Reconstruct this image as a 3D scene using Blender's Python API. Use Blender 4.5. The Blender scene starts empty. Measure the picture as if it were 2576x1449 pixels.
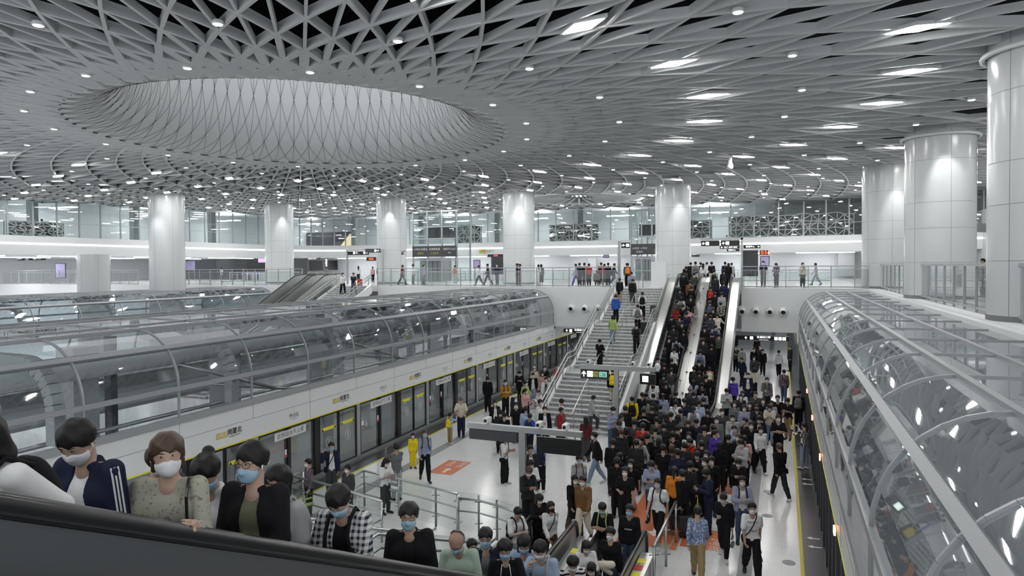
import bpy, bmesh, math, random
import numpy as np
from mathutils import Vector, Matrix
random.seed(7)
SC = bpy.context.scene
COL = SC.collection
PI = math.pi
# ---------------------------------------------------------------- camera model (24 mm lens, platform axis = +Y)
FPX, W, H = 1717.0, 2576, 1449
PSI, PITCH, ROLL, CZ = math.atan(679 / 1717.0), 0.020, 0.0065, 7.4
PPX, PPY = 1288.0, 704.5
_d = Vector((-math.sin(PSI), math.cos(PSI), 0)); _r = Vector((math.cos(PSI), math.sin(PSI), 0)); _z = Vector((0, 0, 1))
FWD = _d * math.cos(PITCH) - _z * math.sin(PITCH); _u = _d * math.sin(PITCH) + _z * math.cos(PITCH)
RT = _r * math.cos(ROLL) - _u * math.sin(ROLL); UP = _r * math.sin(ROLL) + _u * math.cos(ROLL)
EYE = Vector((0, 0, CZ))
def ray(x, y): return FWD + RT * ((x - PPX) / FPX) + UP * ((PPY - y) / FPX)
def atz(x, y, z): v = ray(x, y); return EYE + v * ((z - CZ) / v.z)
def atx(x, y, X): v = ray(x, y); return EYE + v * (X / v.x)
def aty(x, y, Y): v = ray(x, y); return EYE + v * (Y / v.y)
def proj(p):
    v = Vector(p) - EYE; D = v.dot(FWD)
    if D < 0.05: return (-9999, -9999, D)
    return (PPX + FPX * v.dot(RT) / D, PPY - FPX * v.dot(UP) / D, D)
cam_d = bpy.data.cameras.new('camera'); cam = bpy.data.objects.new('camera', cam_d); COL.objects.link(cam)
cam_d.sensor_width = 36.0; cam_d.lens = 36.0 * FPX / W; cam_d.shift_y = -20.0 / W; cam_d.clip_end = 400; cam_d.clip_start = .05
cam.matrix_world = Matrix(((RT.x, UP.x, -FWD.x, 0), (RT.y, UP.y, -FWD.y, 0), (RT.z, UP.z, -FWD.z, CZ), (0, 0, 0, 1)))
SC.camera = cam
# ---------------------------------------------------------------- materials
MATS = {}
def mat(name, col=(.5, .5, .5), rough=.5, metal=0., spec=.5, emit=None, es=0., noise=None, bump=None):
    if name in MATS: return MATS[name]
    m = bpy.data.materials.new(name); m.use_nodes = True; nt = m.node_tree; b = nt.nodes['Principled BSDF']
    if not hasattr(col, '__len__'): col = (col,) * 3
    b.inputs['Base Color'].default_value = (*col, 1); b.inputs['Roughness'].default_value = rough
    b.inputs['Metallic'].default_value = metal; b.inputs['Specular IOR Level'].default_value = spec
    if emit is not None:
        b.inputs['Emission Color'].default_value = (*emit, 1); b.inputs['Emission Strength'].default_value = es
    if noise:
        sc, amt = noise
        tc = nt.nodes.new('ShaderNodeTexCoord'); n = nt.nodes.new('ShaderNodeTexNoise'); n.inputs['Scale'].default_value = sc; n.inputs['Detail'].default_value = 4
        mx = nt.nodes.new('ShaderNodeMix'); mx.data_type = 'RGBA'
        mx.inputs['A'].default_value = (*[c * (1 - amt) for c in col], 1); mx.inputs['B'].default_value = (*[min(1, c * (1 + amt)) for c in col], 1)
        nt.links.new(tc.outputs['Object'], n.inputs['Vector']); nt.links.new(n.outputs['Fac'], mx.inputs['Factor']); nt.links.new(mx.outputs['Result'], b.inputs['Base Color'])
    MATS[name] = m; return m
def glass_mat(name, tint=(.8, .85, .86), refl=1.0, f0=.04, rough=.02, haze=0., hz=(.5, .52, .53), pw_=4.6):
    if name in MATS: return MATS[name]
    m = bpy.data.materials.new(name); m.use_nodes = True; nt = m.node_tree; nt.nodes.clear(); N = nt.nodes.new; L = nt.links.new
    out = N('ShaderNodeOutputMaterial'); tr = N('ShaderNodeBsdfTransparent'); tr.inputs[0].default_value = (*tint, 1)
    gl = N('ShaderNodeBsdfGlossy'); gl.inputs['Roughness'].default_value = rough; gl.inputs['Color'].default_value = (refl,) * 3 + (1,)
    lw = N('ShaderNodeLayerWeight'); lw.inputs['Blend'].default_value = .5
    pw = N('ShaderNodeMath'); pw.operation = 'POWER'; pw.inputs[1].default_value = pw_; L(lw.outputs['Facing'], pw.inputs[0])
    ml = N('ShaderNodeMath'); ml.operation = 'MULTIPLY_ADD'; ml.inputs[1].default_value = 1 - f0; ml.inputs[2].default_value = f0; L(pw.outputs[0], ml.inputs[0])
    mx = N('ShaderNodeMixShader'); L(ml.outputs[0], mx.inputs[0])
    if haze > 0:
        df = N('ShaderNodeBsdfDiffuse'); df.inputs[0].default_value = (*hz, 1); m2 = N('ShaderNodeMixShader'); m2.inputs[0].default_value = haze
        L(tr.outputs[0], m2.inputs[1]); L(df.outputs[0], m2.inputs[2]); L(m2.outputs[0], mx.inputs[1])
    else: L(tr.outputs[0], mx.inputs[1])
    L(gl.outputs[0], mx.inputs[2]); L(mx.outputs[0], out.inputs['Surface'])
    MATS[name] = m; return m
C_WHITE = (.62, .645, .655)
mat('white_panel', (.78, .80, .81), .22); mat('white_paint', (.74, .76, .77), .5); mat('white_wall', (.56, .585, .60), .45)
mat('lattice', (.66, .68, .69), .45); mat('column_white', (.56, .585, .595), .2); mat('funnel', (.86, .87, .875), .5); mat('seam', (.03, .03, .03), .8)
mat('void', (.004, .004, .005), .9, spec=0.1); mat('steel', (.56, .57, .56), .28, 1.0); mat('steel_dull', (.42, .43, .43), .4, .9)
mat('frame_grey', (.37, .385, .40), .42, .2); mat('black', (.006, .006, .007), .35); mat('rubber', (.008, .008, .009), .3)
mat('dark_panel', (.03, .032, .04), .3); mat('dark_grey', (.05, .052, .06), .4); mat('mid_grey', (.16, .165, .17), .5); mat('grey', (.3, .31, .32), .5)
mat('yellow', (.62, .52, .03), .45); mat('sign_yellow', (.75, .72, .05), .4); mat('gold_sign', (.6, .5, .1), .4)
mat('sticker_orange', (.62, .19, .08), .4); mat('sticker_white', (.75, .75, .74), .5); mat('sign_white', (.75, .76, .77), .4)
mat('lamp', (1, 1, 1), .5, emit=(1, .99, .97), es=62.0); mat('lamp_small', (1, 1, 1), .5, emit=(1, .99, .96), es=7.0)
mat('funnel_fill_glow', (.8, .8, .8), .5, emit=(.95, .98, 1), es=.45); mat('strip_light', (1, 1, 1), .5, emit=(1, 1, 1), es=2.4); mat('soffit_lamp', (1, 1, 1), .5, emit=(1, 1, 1), es=20.0)
mat('letter_lit', (1, 1, 1), .5, emit=(1, 1, 1), es=1.2); mat('letter_white', (.8, .8, .8), .5); mat('letter_black', (.01, .01, .01), .5); mat('letter_green', (.2, .8, .6), .5, emit=(.35, .95, .75), es=1.0)
mat('pictogram_lit', (.7, 1, .85), .5, emit=(.72, 1, .86), es=1.1); mat('led_red', (1, .1, .03), .5, emit=(1, .08, .02), es=2.5); mat('red_lamp', (1, .3, .2), .5, emit=(1, .25, .15), es=6)
mat('purple_lit', (.3, .2, .8), .5, emit=(.35, .25, .9), es=1.2); mat('lavender', (.42, .38, .62), .5); mat('red', (.5, .03, .02), .4)
mat('steel_sheet', (.58, .59, .59), .38, .65); mat('duct_white', (.6, .62, .63), .35); mat('pillar_grey', (.5, .515, .53), .55); mat('joint', (.24, .25, .255), .6); mat('concrete', (.34, .35, .36), .7, noise=(3, .15)); mat('track', (.26, .27, .28), .6); mat('train_grey', (.22, .23, .24), .35)
glass_mat('glass_clear', (.86, .9, .89), f0=.05); glass_mat('glass_canopy', (.66, .71, .73), f0=.06, haze=.42, hz=(.36, .40, .43)); glass_mat('glass_canopy_dark', (.76, .81, .83), f0=.10, haze=.03, hz=(.5, .53, .55), pw_=3.0); glass_mat('glass_door', (.84, .87, .88), f0=.10)
glass_mat('glass_rail', (.78, .83, .82), f0=.08, haze=.05); glass_mat('glass_gallery', (.80, .86, .85), f0=.07)
def floor_mat():
    m = mat('floor_stone', (.6, .61, .61), .17); nt = m.node_tree; b = nt.nodes['Principled BSDF']; N = nt.nodes.new; L = nt.links.new
    tc = N('ShaderNodeTexCoord'); vo = N('ShaderNodeTexNoise'); vo.inputs['Scale'].default_value = 28; vo.inputs['Detail'].default_value = 3
    cr = N('ShaderNodeValToRGB'); cr.color_ramp.elements[0].position = .35; cr.color_ramp.elements[0].color = (.72, .735, .74, 1); cr.color_ramp.elements[1].position = .6; cr.color_ramp.elements[1].color = (.84, .85, .85, 1)
    bk = N('ShaderNodeTexBrick'); bk.offset = .5; bk.inputs['Scale'].default_value = 1.0; bk.inputs['Mortar Size'].default_value = .004; bk.inputs['Brick Width'].default_value = 1.2; bk.inputs['Row Height'].default_value = .6
    bk.inputs['Color1'].default_value = (1, 1, 1, 1); bk.inputs['Color2'].default_value = (.96, .96, .96, 1); bk.inputs['Mortar'].default_value = (.72, .72, .72, 1)
    mx = N('ShaderNodeMix'); mx.data_type = 'RGBA'; mx.blend_type = 'MULTIPLY'; mx.inputs['Factor'].default_value = 1
    L(tc.outputs['Object'], vo.inputs['Vector']); L(vo.outputs['Fac'], cr.inputs[0]); L(tc.outputs['Object'], bk.inputs['Vector'])
    L(cr.outputs[0], mx.inputs['A']); L(bk.outputs['Color'], mx.inputs['B']); L(mx.outputs['Result'], b.inputs['Base Color'])
    b.inputs['Coat Weight'].default_value = .0
    return m
floor_mat()
def stone_step():
    m = mat('step_stone', (.42, .43, .435), .4); nt = m.node_tree; b = nt.nodes['Principled BSDF']; N = nt.nodes.new; L = nt.links.new
    tc = N('ShaderNodeTexCoord'); n = N('ShaderNodeTexNoise'); n.inputs['Scale'].default_value = 9; n.inputs['Detail'].default_value = 6
    cr = N('ShaderNodeValToRGB'); cr.color_ramp.elements[0].position = .35; cr.color_ramp.elements[0].color = (.26, .27, .27, 1); cr.color_ramp.elements[1].position = .65; cr.color_ramp.elements[1].color = (.48, .49, .49, 1)
    L(tc.outputs['Object'], n.inputs['Vector']); L(n.outputs['Fac'], cr.inputs[0]); L(cr.outputs[0], b.inputs['Base Color'])
stone_step()
# ---------------------------------------------------------------- mesh builder
class MB:
    def __init__(s): s.v = []; s.f = []
    def quad(s, *p):
        n = len(s.v); s.v += [tuple(q) for q in p]; s.f.append(tuple(range(n, n + len(p)))); return s
    def box(s, x0, y0, z0, x1, y1, z1):
        n = len(s.v); s.v += [(x0, y0, z0), (x1, y0, z0), (x1, y1, z0), (x0, y1, z0), (x0, y0, z1), (x1, y0, z1), (x1, y1, z1), (x0, y1, z1)]
        s.f += [tuple(n + i for i in q) for q in ((0, 3, 2, 1), (4, 5, 6, 7), (0, 1, 5, 4), (1, 2, 6, 5), (2, 3, 7, 6), (3, 0, 4, 7))]; return s
    def bar(s, p, q, w, h, up=(0, 0, 1)):
        p, q = Vector(p), Vector(q); d = (q - p)
        if d.length < 1e-6: return s
        d.normalize(); a = d.cross(Vector(up))
        if a.length < 1e-4: a = d.cross(Vector((1, 0, 0)))
        a.normalize(); b = a.cross(d).normalized(); a = a * w / 2; b = b * h / 2; n = len(s.v)
        for c in (p, q): s.v += [tuple(c - a - b), tuple(c + a - b), tuple(c + a + b), tuple(c - a + b)]
        s.f += [tuple(n + i for i in t) for t in ((0, 3, 2, 1), (4, 5, 6, 7), (0, 1, 5, 4), (1, 2, 6, 5), (2, 3, 7, 6), (3, 0, 4, 7))]; return s
    def tube(s, pts, r, k=8, close=False):
        pts = [Vector(p) for p in pts]; N = len(pts); n0 = len(s.v); rr = r if hasattr(r, '__len__') else [r] * N
        ref = None
        for i, p in enumerate(pts):
            t = (pts[min(i + 1, N - 1)] - pts[max(i - 1, 0)])
            if close: t = pts[(i + 1) % N] - pts[i - 1]
            t.normalize()
            if ref is None: ref = t.orthogonal().normalized()
            a = (ref - t * ref.dot(t)).normalized(); ref = a; b = t.cross(a)
            s.v += [tuple(p + (a * math.cos(j * 2 * PI / k) + b * math.sin(j * 2 * PI / k)) * rr[i]) for j in range(k)]
        for i in range(N if close else N - 1):
            i2 = (i + 1) % N
            for j in range(k): s.f.append((n0 + i * k + j, n0 + i * k + (j + 1) % k, n0 + i2 * k + (j + 1) % k, n0 + i2 * k + j))
        if not close:
            s.f.append(tuple(n0 + j for j in reversed(range(k)))); s.f.append(tuple(n0 + (N - 1) * k + j for j in range(k)))
        return s
    def lathe(s, prof, c=(0, 0, 0), k=24, cap=True):
        n0 = len(s.v)
        for r, z in prof: s.v += [(c[0] + r * math.cos(j * 2 * PI / k), c[1] + r * math.sin(j * 2 * PI / k), c[2] + z) for j in range(k)]
        for i in range(len(prof) - 1):
            for j in range(k): s.f.append((n0 + i * k + j, n0 + i * k + (j + 1) % k, n0 + (i + 1) * k + (j + 1) % k, n0 + (i + 1) * k + j))
        if cap:
            s.f.append(tuple(n0 + j for j in reversed(range(k)))); s.f.append(tuple(n0 + (len(prof) - 1) * k + j for j in range(k)))
        return s
    def prism(s, poly, e, off=(0, 0, 0)):
        n = len(s.v); k = len(poly); e = Vector(e)
        s.v += [tuple(Vector(p)) for p in poly] + [tuple(Vector(p) + e) for p in poly]
        s.f.append(tuple(n + i for i in reversed(range(k)))); s.f.append(tuple(n + k + i for i in range(k)))
        for i in range(k): s.f.append((n + i, n + (i + 1) % k, n + k + (i + 1) % k, n + k + i))
        return s
    def xf(s, M): s.v = [tuple(M @ Vector(p)) for p in s.v]; return s
    def build(s, name, m=None, parent=None, smooth=False, bevel=0.):
        me = bpy.data.meshes.new(name); me.from_pydata(s.v, [], s.f); me.update()
        return mobj(name, me, m, parent, smooth, bevel)
def mobj(name, me, m=None, parent=None, smooth=False, bevel=0.):
    o = bpy.data.objects.new(name, me); COL.objects.link(o)
    if m is not None: me.materials.append(MATS[m] if isinstance(m, str) else m)
    if smooth:
        me.polygons.foreach_set('use_smooth', [True] * len(me.polygons))
        if smooth == 'auto': me.set_sharp_from_angle(angle=math.radians(35))
    if bevel:
        b = o.modifiers.new('bevel', 'BEVEL'); b.width = bevel; b.segments = 2; b.limit_method = 'ANGLE'
    if parent: o.parent = parent
    return o
def tag(o, label=None, cat=None, group=None, kind=None):
    if label: o['label'] = label
    if cat: o['category'] = cat
    if group: o['group'] = group
    if kind: o['kind'] = kind
    return o
def empty(name, loc=(0, 0, 0), rz=0, label=None, cat=None, group=None):
    o = bpy.data.objects.new(name, None); COL.objects.link(o); o.location = loc; o.rotation_euler = (0, 0, rz); o.empty_display_size = .2
    return tag(o, label, cat, group)
def struct(name, mb, m, smooth=False, label=None):
    o = mb.build(name, m, None, smooth); o['kind'] = 'structure'
    if label: o['label'] = label
    return o
def dup(src, loc=None, rz=None, label=None, group=None):
    def cp(o, par):
        c = o.copy(); COL.objects.link(c); c.parent = par
        for ch in o.children: cp(ch, c)
        return c
    c = cp(src, None)
    if loc is not None: c.location = loc
    if rz is not None: c.rotation_euler = (0, 0, rz)
    if label: c['label'] = label
    if group: c['group'] = group
    return c
TXT = {}
def text_obj(body, size, name, m, parent=None, M=None, align='CENTER', thick=0., bold=0.):
    key = (body, align, round(bold, 4))
    if key not in TXT:
        c = bpy.data.curves.new('t', 'FONT'); c.body = body; c.align_x = align; c.align_y = 'CENTER'; c.resolution_u = 2; c.offset = bold
        o = bpy.data.objects.new('t', c); COL.objects.link(o)
        dg = bpy.context.evaluated_depsgraph_get(); me = bpy.data.meshes.new_from_object(o.evaluated_get(dg)); me.materials.clear()
        bpy.data.objects.remove(o); bpy.data.curves.remove(c); TXT[key] = me
    me = TXT[key].copy(); me.materials.clear()
    me.transform((M or Matrix()) @ Matrix.Scale(size, 4)); return mobj(name, me, m, parent)
def frame(o, x, y):    # matrix whose local x,y axes are the world vectors x,y and origin o
    x = Vector(x).normalized(); y = Vector(y).normalized(); z = x.cross(y)
    return Matrix(((x.x, y.x, z.x, o[0]), (x.y, y.y, z.y, o[1]), (x.z, y.z, z.z, o[2]), (0, 0, 0, 1)))
# ================================================================ SETTING
MZ, YF, YB, XL = 5.9, 46.9, 80.0, -59.0
def zceil(x, y): return 13.05 + .030 * max(0., min(y, 62) - 35)
f = MB(); f.box(-14.42, -3, -1.6, .52, YB, 0); o = struct('floor', f, 'floor_stone', label='pale speckled stone platform floor')
f = MB(); f.box(-39, 4, -1.6, -24.4, YB, 0); struct('floor', f, 'floor_stone', label='pale floor of the next platform beyond the left track')
f = MB(); f.box(-80, YF + .3, 5.45, 30, YB + 6, MZ); f.box(5.5, 2, 5.45, 30, YF + .3, MZ); struct('floor', f, 'floor_stone', label='pale glossy mezzanine floor')
f = MB(); f.box(-24.4, 2, -1.6, -14.42, YB, -1.3); f.box(.52, 2, -1.6, 5.6, YB, -1.3); f.box(-62, 2, -1.6, -39, YB, -1.3); struct('floor', f, 'track', label='dark track beds beside the platforms')
# floor bands and edge strips
for n, (a, b, lab) in enumerate(((-13.1, -12.7, 'grey stone band along the left side of the platform floor'), (-1.0, -.66, 'grey stone band along the right side of the platform floor'))):
    f = MB(); f.box(a, 6, 0, b, YB, .004); struct('trim_%d' % (n + 1), f, 'grey', label=lab)
f = MB(); f.box(-14.42, 6, 0, -14.33, YB, .006); struct('trim_3', f, 'yellow', label='yellow line before the left screen doors')
f = MB(); f.box(.43, 6, 0, .52, YB, .006); struct('trim_4', f, 'yellow', label='yellow line before the right screen doors')
f = MB(); f.box(-15.4, 4, -.2, -14.42, YB, .001); f.box(.52, 4, -.2, 1.15, YB, .001); struct('trim_5', f, 'dark_panel', label='dark threshold strips at the platform edges')
# under-mezzanine walls and soffit
w = MB()
w.box(-2.45, YF, 3.05, 1.02, YF + .3, MZ); w.box(-15.3, YF, 3.05, -10.35, YF + .3, MZ); w.box(-23.7, YF, 2.9, -15.3, YF + .3, MZ)
w.box(1.02, YF, -1.4, 30, YF + .3, MZ); w.box(-28.2, YF, -.0, -23.7, YF + .3, MZ); w.box(-80, YF, -1.4, -37.3, YF + .3, MZ); w.box(-30.1, YF, 0, -28.2, YF + .3, MZ)
w.box(-10.35, YF, 5.6, -2.45, YF + .3, MZ - .02)
struct('wall_front', w, 'white_paint', label='white wall below the mezzanine edge')
w = MB(); w.box(-40, YF + .3, 3.05, 1.02, YB, 3.2); struct('ceiling', w, 'white_paint', label='white soffit over the platform beyond the stairs')
w = MB(); w.box(-80, YB, -1.5, 30, YB + .3, 10.3); struct('wall_back', w, 'white_wall', label='white wall at the back of the mezzanine')
w = MB(); w.box(-80.3, YF + .3, -1.5, -80, YB, 9); w.box(5.0, 2, -1.5, 5.5, YF, 5.75); w.box(-81, 2, -1.5, -80.5, 92, 17); struct('wall_side', w, 'white_wall')
# gallery slabs (upper level) with light strip and glazing
YG = 75.0
def gal_curve(n=40):   # plan of the gallery edge: left side, rounded corner, straight back, bend at right
    P = [(XL, 6.0), (XL, YG - 9)]
    P += [(XL + 9 - 9 * math.cos(t), YG - 9 + 9 * math.sin(t)) for t in [i * PI / 20 for i in range(1, 10)]] + [(XL + 9, YG)]
    P += [(-5, YG), (2, YG - .5), (8, YG - 2), (14, YG - 4.5), (20, YG - 8), (29, YG - 15)]
    return P
GP = gal_curve()
def offset(P, d):
    out = []
    for i, p in enumerate(P):
        a = Vector(P[max(i - 1, 0)]); b = Vector(P[min(i + 1, len(P) - 1)]); t = (b - a).normalized(); out.append((p[0] - t.y * d, p[1] + t.x * d))
    return out
def ribbon(mb, P, z0, z1):
    for a, b in zip(P, P[1:]): mb.quad((*a, z0), (*b, z0), (*b, z1), (*a, z1))
def ledge(mb, P, Q, z):
    for a, b, c, d in zip(P, P[1:], Q[1:], Q): mb.quad((*a, z), (*b, z), (*c, z), (*d, z))
Q = offset(GP, 21.0)
w = MB(); ribbon(w, GP, 8.65, 10.25); ledge(w, GP, Q, 8.65); ledge(w, GP, Q, 10.25); struct('wall_gallery', w, 'white_paint', label='white upper gallery slab around the hall')
w = MB(); G2 = offset(GP, -.025); G3 = offset(GP, -.005); ribbon(w, G2, 9.52, 9.66); ledge(w, G2, G3, 9.66); ledge(w, G2, G3, 9.52); o = w.build('light_strip', 'strip_light'); tag(o, 'long white light strip along the upper gallery edge', 'light strip')
w = MB(); ribbon(w, offset(GP, .25), 10.25, 13.75); struct('window_1', w, 'glass_gallery', label='glass wall of the upper gallery')
w = MB(); GI = offset(GP, .25)
segs = []
for a, b in zip(GI, GI[1:]):
    L = math.dist(a, b); n = max(1, round(L / 2.1))
    for i in range(n): segs.append((a[0] + (b[0] - a[0]) * i / n, a[1] + (b[1] - a[1]) * i / n))
for i, p in enumerate(segs): w.box(p[0] - .06, p[1] - .06, 10.25, p[0] + .06, p[1] + .06, 13.75)
ribbon(w, offset(GP, .2), 11.45, 11.5); struct('window_1', w, 'frame_grey', label='grey mullions of the upper gallery glass wall')
w = MB(); ribbon(w, offset(GP, 9), 10.25, 14.2); ledge(w, offset(GP, .4), offset(GP, 9), 14.1); struct('wall_gallery_back', w, 'white_wall', label='white wall behind the upper gallery')
for i in range(2, len(segs) - 3, 5):      # square posts standing inside the gallery
    a, b = Vector(segs[i]), Vector(segs[i + 1]); t = (b - a).normalized(); p = a + Vector((-t.y, t.x)) * 3.2
    w = MB(); w.box(p.x - .32, p.y - .32, 10.25, p.x + .32, p.y + .32, 14); o = w.build('gallery_post', 'grey'); tag(o, 'grey square post behind the upper gallery glass', 'post', 'posts behind the gallery glass', 'thing')
def tri_screen(c, t, wid, hgt, lab):      # white triangular lattice screen standing in the gallery
    r = empty('lattice_screen', (c[0], c[1], 10.25), math.atan2(t[1], t[0]), lab, 'screen', 'triangle lattice screens in the gallery')
    m = MB(); rnd = random.Random(int(c[0] * 10)); nx = max(2, int(wid / .8)); nz = 3
    P = [[(-wid / 2 + wid * i / nx + rnd.uniform(-.2, .2) * (0 < i < nx), 0, .1 + hgt * k / nz + rnd.uniform(-.12, .12)) for i in range(nx + 1)] for k in range(nz + 1)]
    for k in range(nz + 1):
        for i in range(nx + 1):
            if i < nx: m.bar(P[k][i], P[k][i + 1], .07, .1)
            if k < nz: m.bar(P[k][i], P[k + 1][i], .07, .1)
            if i < nx and k < nz: m.bar(P[k][i], P[k + 1][i + 1], .07, .1) if (i + k) % 2 else m.bar(P[k][i + 1], P[k + 1][i], .07, .1)
    m.build('lattice', 'white_paint', r); b = MB(); b.box(-wid / 2, .2, 0, wid / 2, .3, hgt + .15); b.build('backing_panel', 'mid_grey', r)
for px, wd, lb in ((1415, 3.2, 'left'), (1478, 2.6, 'middle'), (1755, 3, 'right')):
    p = aty(px, 580, YG + 2); tri_screen((p.x, p.y), (1, 0), wd, 1.9, {'left': 'triangular lattice screen in the gallery left of the lift tower', 'middle': 'triangular lattice screen just left of the second lift tower', 'right': 'small triangular lattice screen right of the tall white column'}[lb])
p = aty(1985, 580, YG - .2); tri_screen((p.x, p.y + 1.5), (1, -.1), 12.0, 2.2, 'widest triangular lattice screen behind the gallery glass at right')
p = aty(1180, 580, YG + 2); tri_screen((p.x, p.y), (1, 0), 3.2, 2.2, 'triangular lattice screen right of the glass lift tower')
p = atx(90, 595, XL - 2); tri_screen((p.x, p.y), (0, 1), 5, 1.2, 'low lattice screen behind the far left gallery glass')
p = aty(840, 596, YG + 3)
r = empty('shop_front', (p.x, p.y, 10.25), 0, 'dark shop front with warm lit wall seen through the gallery glass', 'shop')
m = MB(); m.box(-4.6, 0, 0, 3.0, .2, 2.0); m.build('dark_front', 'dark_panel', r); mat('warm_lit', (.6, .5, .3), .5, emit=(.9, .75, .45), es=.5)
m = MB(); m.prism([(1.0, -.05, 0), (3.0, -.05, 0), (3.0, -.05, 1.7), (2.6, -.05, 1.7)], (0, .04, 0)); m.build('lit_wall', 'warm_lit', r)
# black void above the lattice
w = MB(); w.box(-75, -8, 17.5, 34, 92, 17.8); struct('ceiling', w, 'void', label='black void above the ceiling lattice')
# ================================================================ CEILING LATTICE
OC = (-18.8, 23.6)
R1 = [8.6 * 1.1 ** k for k in range(13)]           # 60 nodes per ring out to ~27 m
R2 = [R1[-1] * 1.0488 ** k for k in range(0, 24)]   # 120 nodes per ring beyond
def cpt(r, th):
    x, y = OC[0] + r * math.sin(th), OC[1] + r * math.cos(th); return Vector((x, y, zceil(x, y)))
OC2, R_OC2 = (-18.2, 63.6), 5.2
def seen(p):
    if not (-61 < p.x < 31 and -4 < p.y < 77): return False
    if math.hypot(p.x - OC2[0], p.y - OC2[1]) < R_OC2: return False
    x, y, D = proj(p)
    if D < 2: return False
    return -900 < x < W + 900 and -900 < y < 900
class Fins:
    def __init__(s): s.V = []; s.F = []
    def add(s, p, q, w, h):
        d = (q - p); n = Vector((-d.y, d.x, 0)).normalized() * (w / 2); u = Vector((0, 0, h)); k = len(s.V)
        s.V += [p - n, p + n, q + n, q - n, p - n + u, p + n + u, q + n + u, q - n + u]
        s.F += [(k, k + 3, k + 2, k + 1), (k, k + 4, k + 7, k + 3), (k + 1, k + 2, k + 6, k + 5)]
fn = Fins()
def finw(r): return (.085 + .46 * max(0., (12.6 - r) / 4.0) ** 1.7, .25)
def lattice(R, N, k0):
    dth = 2 * PI / N
    for k in range(len(R) - 1):
        w_, h_ = finw((R[k] + R[k + 1]) / 2); o = .5 * ((k + k0) % 2)
        for j in range(N):
            p = cpt(R[k], (j + o) * dth)
            if not seen(p): continue
            for s in (-.5, .5):
                q = cpt(R[k + 1], (j + o + s) * dth)
                if seen(q): fn.add(p + Vector((0, 0, .004 * (s > 0) + .0015 * (j % 2))), q + Vector((0, 0, .004 * (s > 0) + .0015 * (j % 2) + .0006)), w_, h_)
            if k + 2 < len(R):                       # radial fin from node to node two rings out
                q = cpt(R[k + 2], (j + o) * dth)
                if seen(q): fn.add(p + Vector((0, 0, .009 + .003 * (k % 2))), q + Vector((0, 0, .009 + .003 * (k % 2))), w_ * .85, h_ * .8)
lattice(R1, 60, 0); lattice(R2, 120, 0)
me = bpy.data.meshes.new('ceiling'); me.from_pydata([tuple(v) for v in fn.V], [], fn.F); o = mobj('ceiling', me, 'lattice'); tag(o, 'grey white triangular lattice ceiling of deep fins', None, None, 'structure')
# the big round funnel
r = empty('skylight_funnel', (OC[0], OC[1], zceil(*OC)), 0, 'huge round white funnel opening in the lattice ceiling', 'skylight')
prof = [(9.9, .06), (9.2, .045), (8.6, .04), (8.1, .10), (7.6, .26), (7.15, .52), (6.8, .88), (6.5, 1.35), (6.3, 1.9), (6.18, 2.6), (6.1, 3.4), (6.05, 4.3)]
m = MB(); m.lathe(prof, (0, 0, 0), 180, cap=False); m.build('funnel_wall', 'funnel', r, smooth=True)
m = MB(); m.lathe([(a + .16, z + (.16 if i else .05)) for i, (a, z) in enumerate(prof)], (0, 0, 0), 90, cap=False); m.build('dark_shell', 'void', r, smooth=True)  # black shell added so the funnel's back reads as dark void
m = MB(); m.lathe([(6.06, 4.3), (.01, 4.3)], (0, 0, 0), 60, cap=False); m.build('fill_glow_cap', 'funnel_fill_glow', r)  # unseen cap; its glow is added to brighten the funnel walls
m = MB()
def fpt(i, th):
    i = max(0, min(len(prof) - 1, i)); a = int(i); b = min(a + 1, len(prof) - 1); t = i - a
    rr = prof[a][0] * (1 - t) + prof[b][0] * t - .012; zz = prof[a][1] * (1 - t) + prof[b][1] * t - .008
    return (rr * math.sin(th), rr * math.cos(th), zz)
for j in range(60):
    th = j * 2 * PI / 60
    m.tube([fpt(i, th) for i in range(2, 12)], .006, 3)
    for s in (-1, 1): m.tube([fpt(i, th + s * (i - 2) * PI / 60 * .55) for i in range(2, 12)], .006, 3)
m.build('panel_seam', 'seam', r)
# second, distant oculus
r = empty('skylight_ring', (OC2[0], OC2[1], zceil(*OC2)), 0, 'small distant round ceiling opening with radial ribs', 'skylight')
m = MB(); m.lathe([(R_OC2 + .7, 0), (R_OC2 - .3, -.05), (R_OC2 - .3, .4), (R_OC2 + .7, .4)], (0, 0, 0), 48, cap=False); m.build('rim', 'lattice', r)
m = MB()
for j in range(24):
    t = j * PI / 12; m.bar((math.sin(t) * 1.5, math.cos(t) * 1.5, .3), (math.sin(t) * R_OC2, math.cos(t) * R_OC2, 0), .16, .3)
for rr in (2.4, 3.6, 4.6): m.lathe([(rr, .12), (rr + .14, .12), (rr + .14, .4), (rr, .4)], (0, 0, 0), 48, cap=False)
m.build('rib', 'lattice', r)
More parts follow.
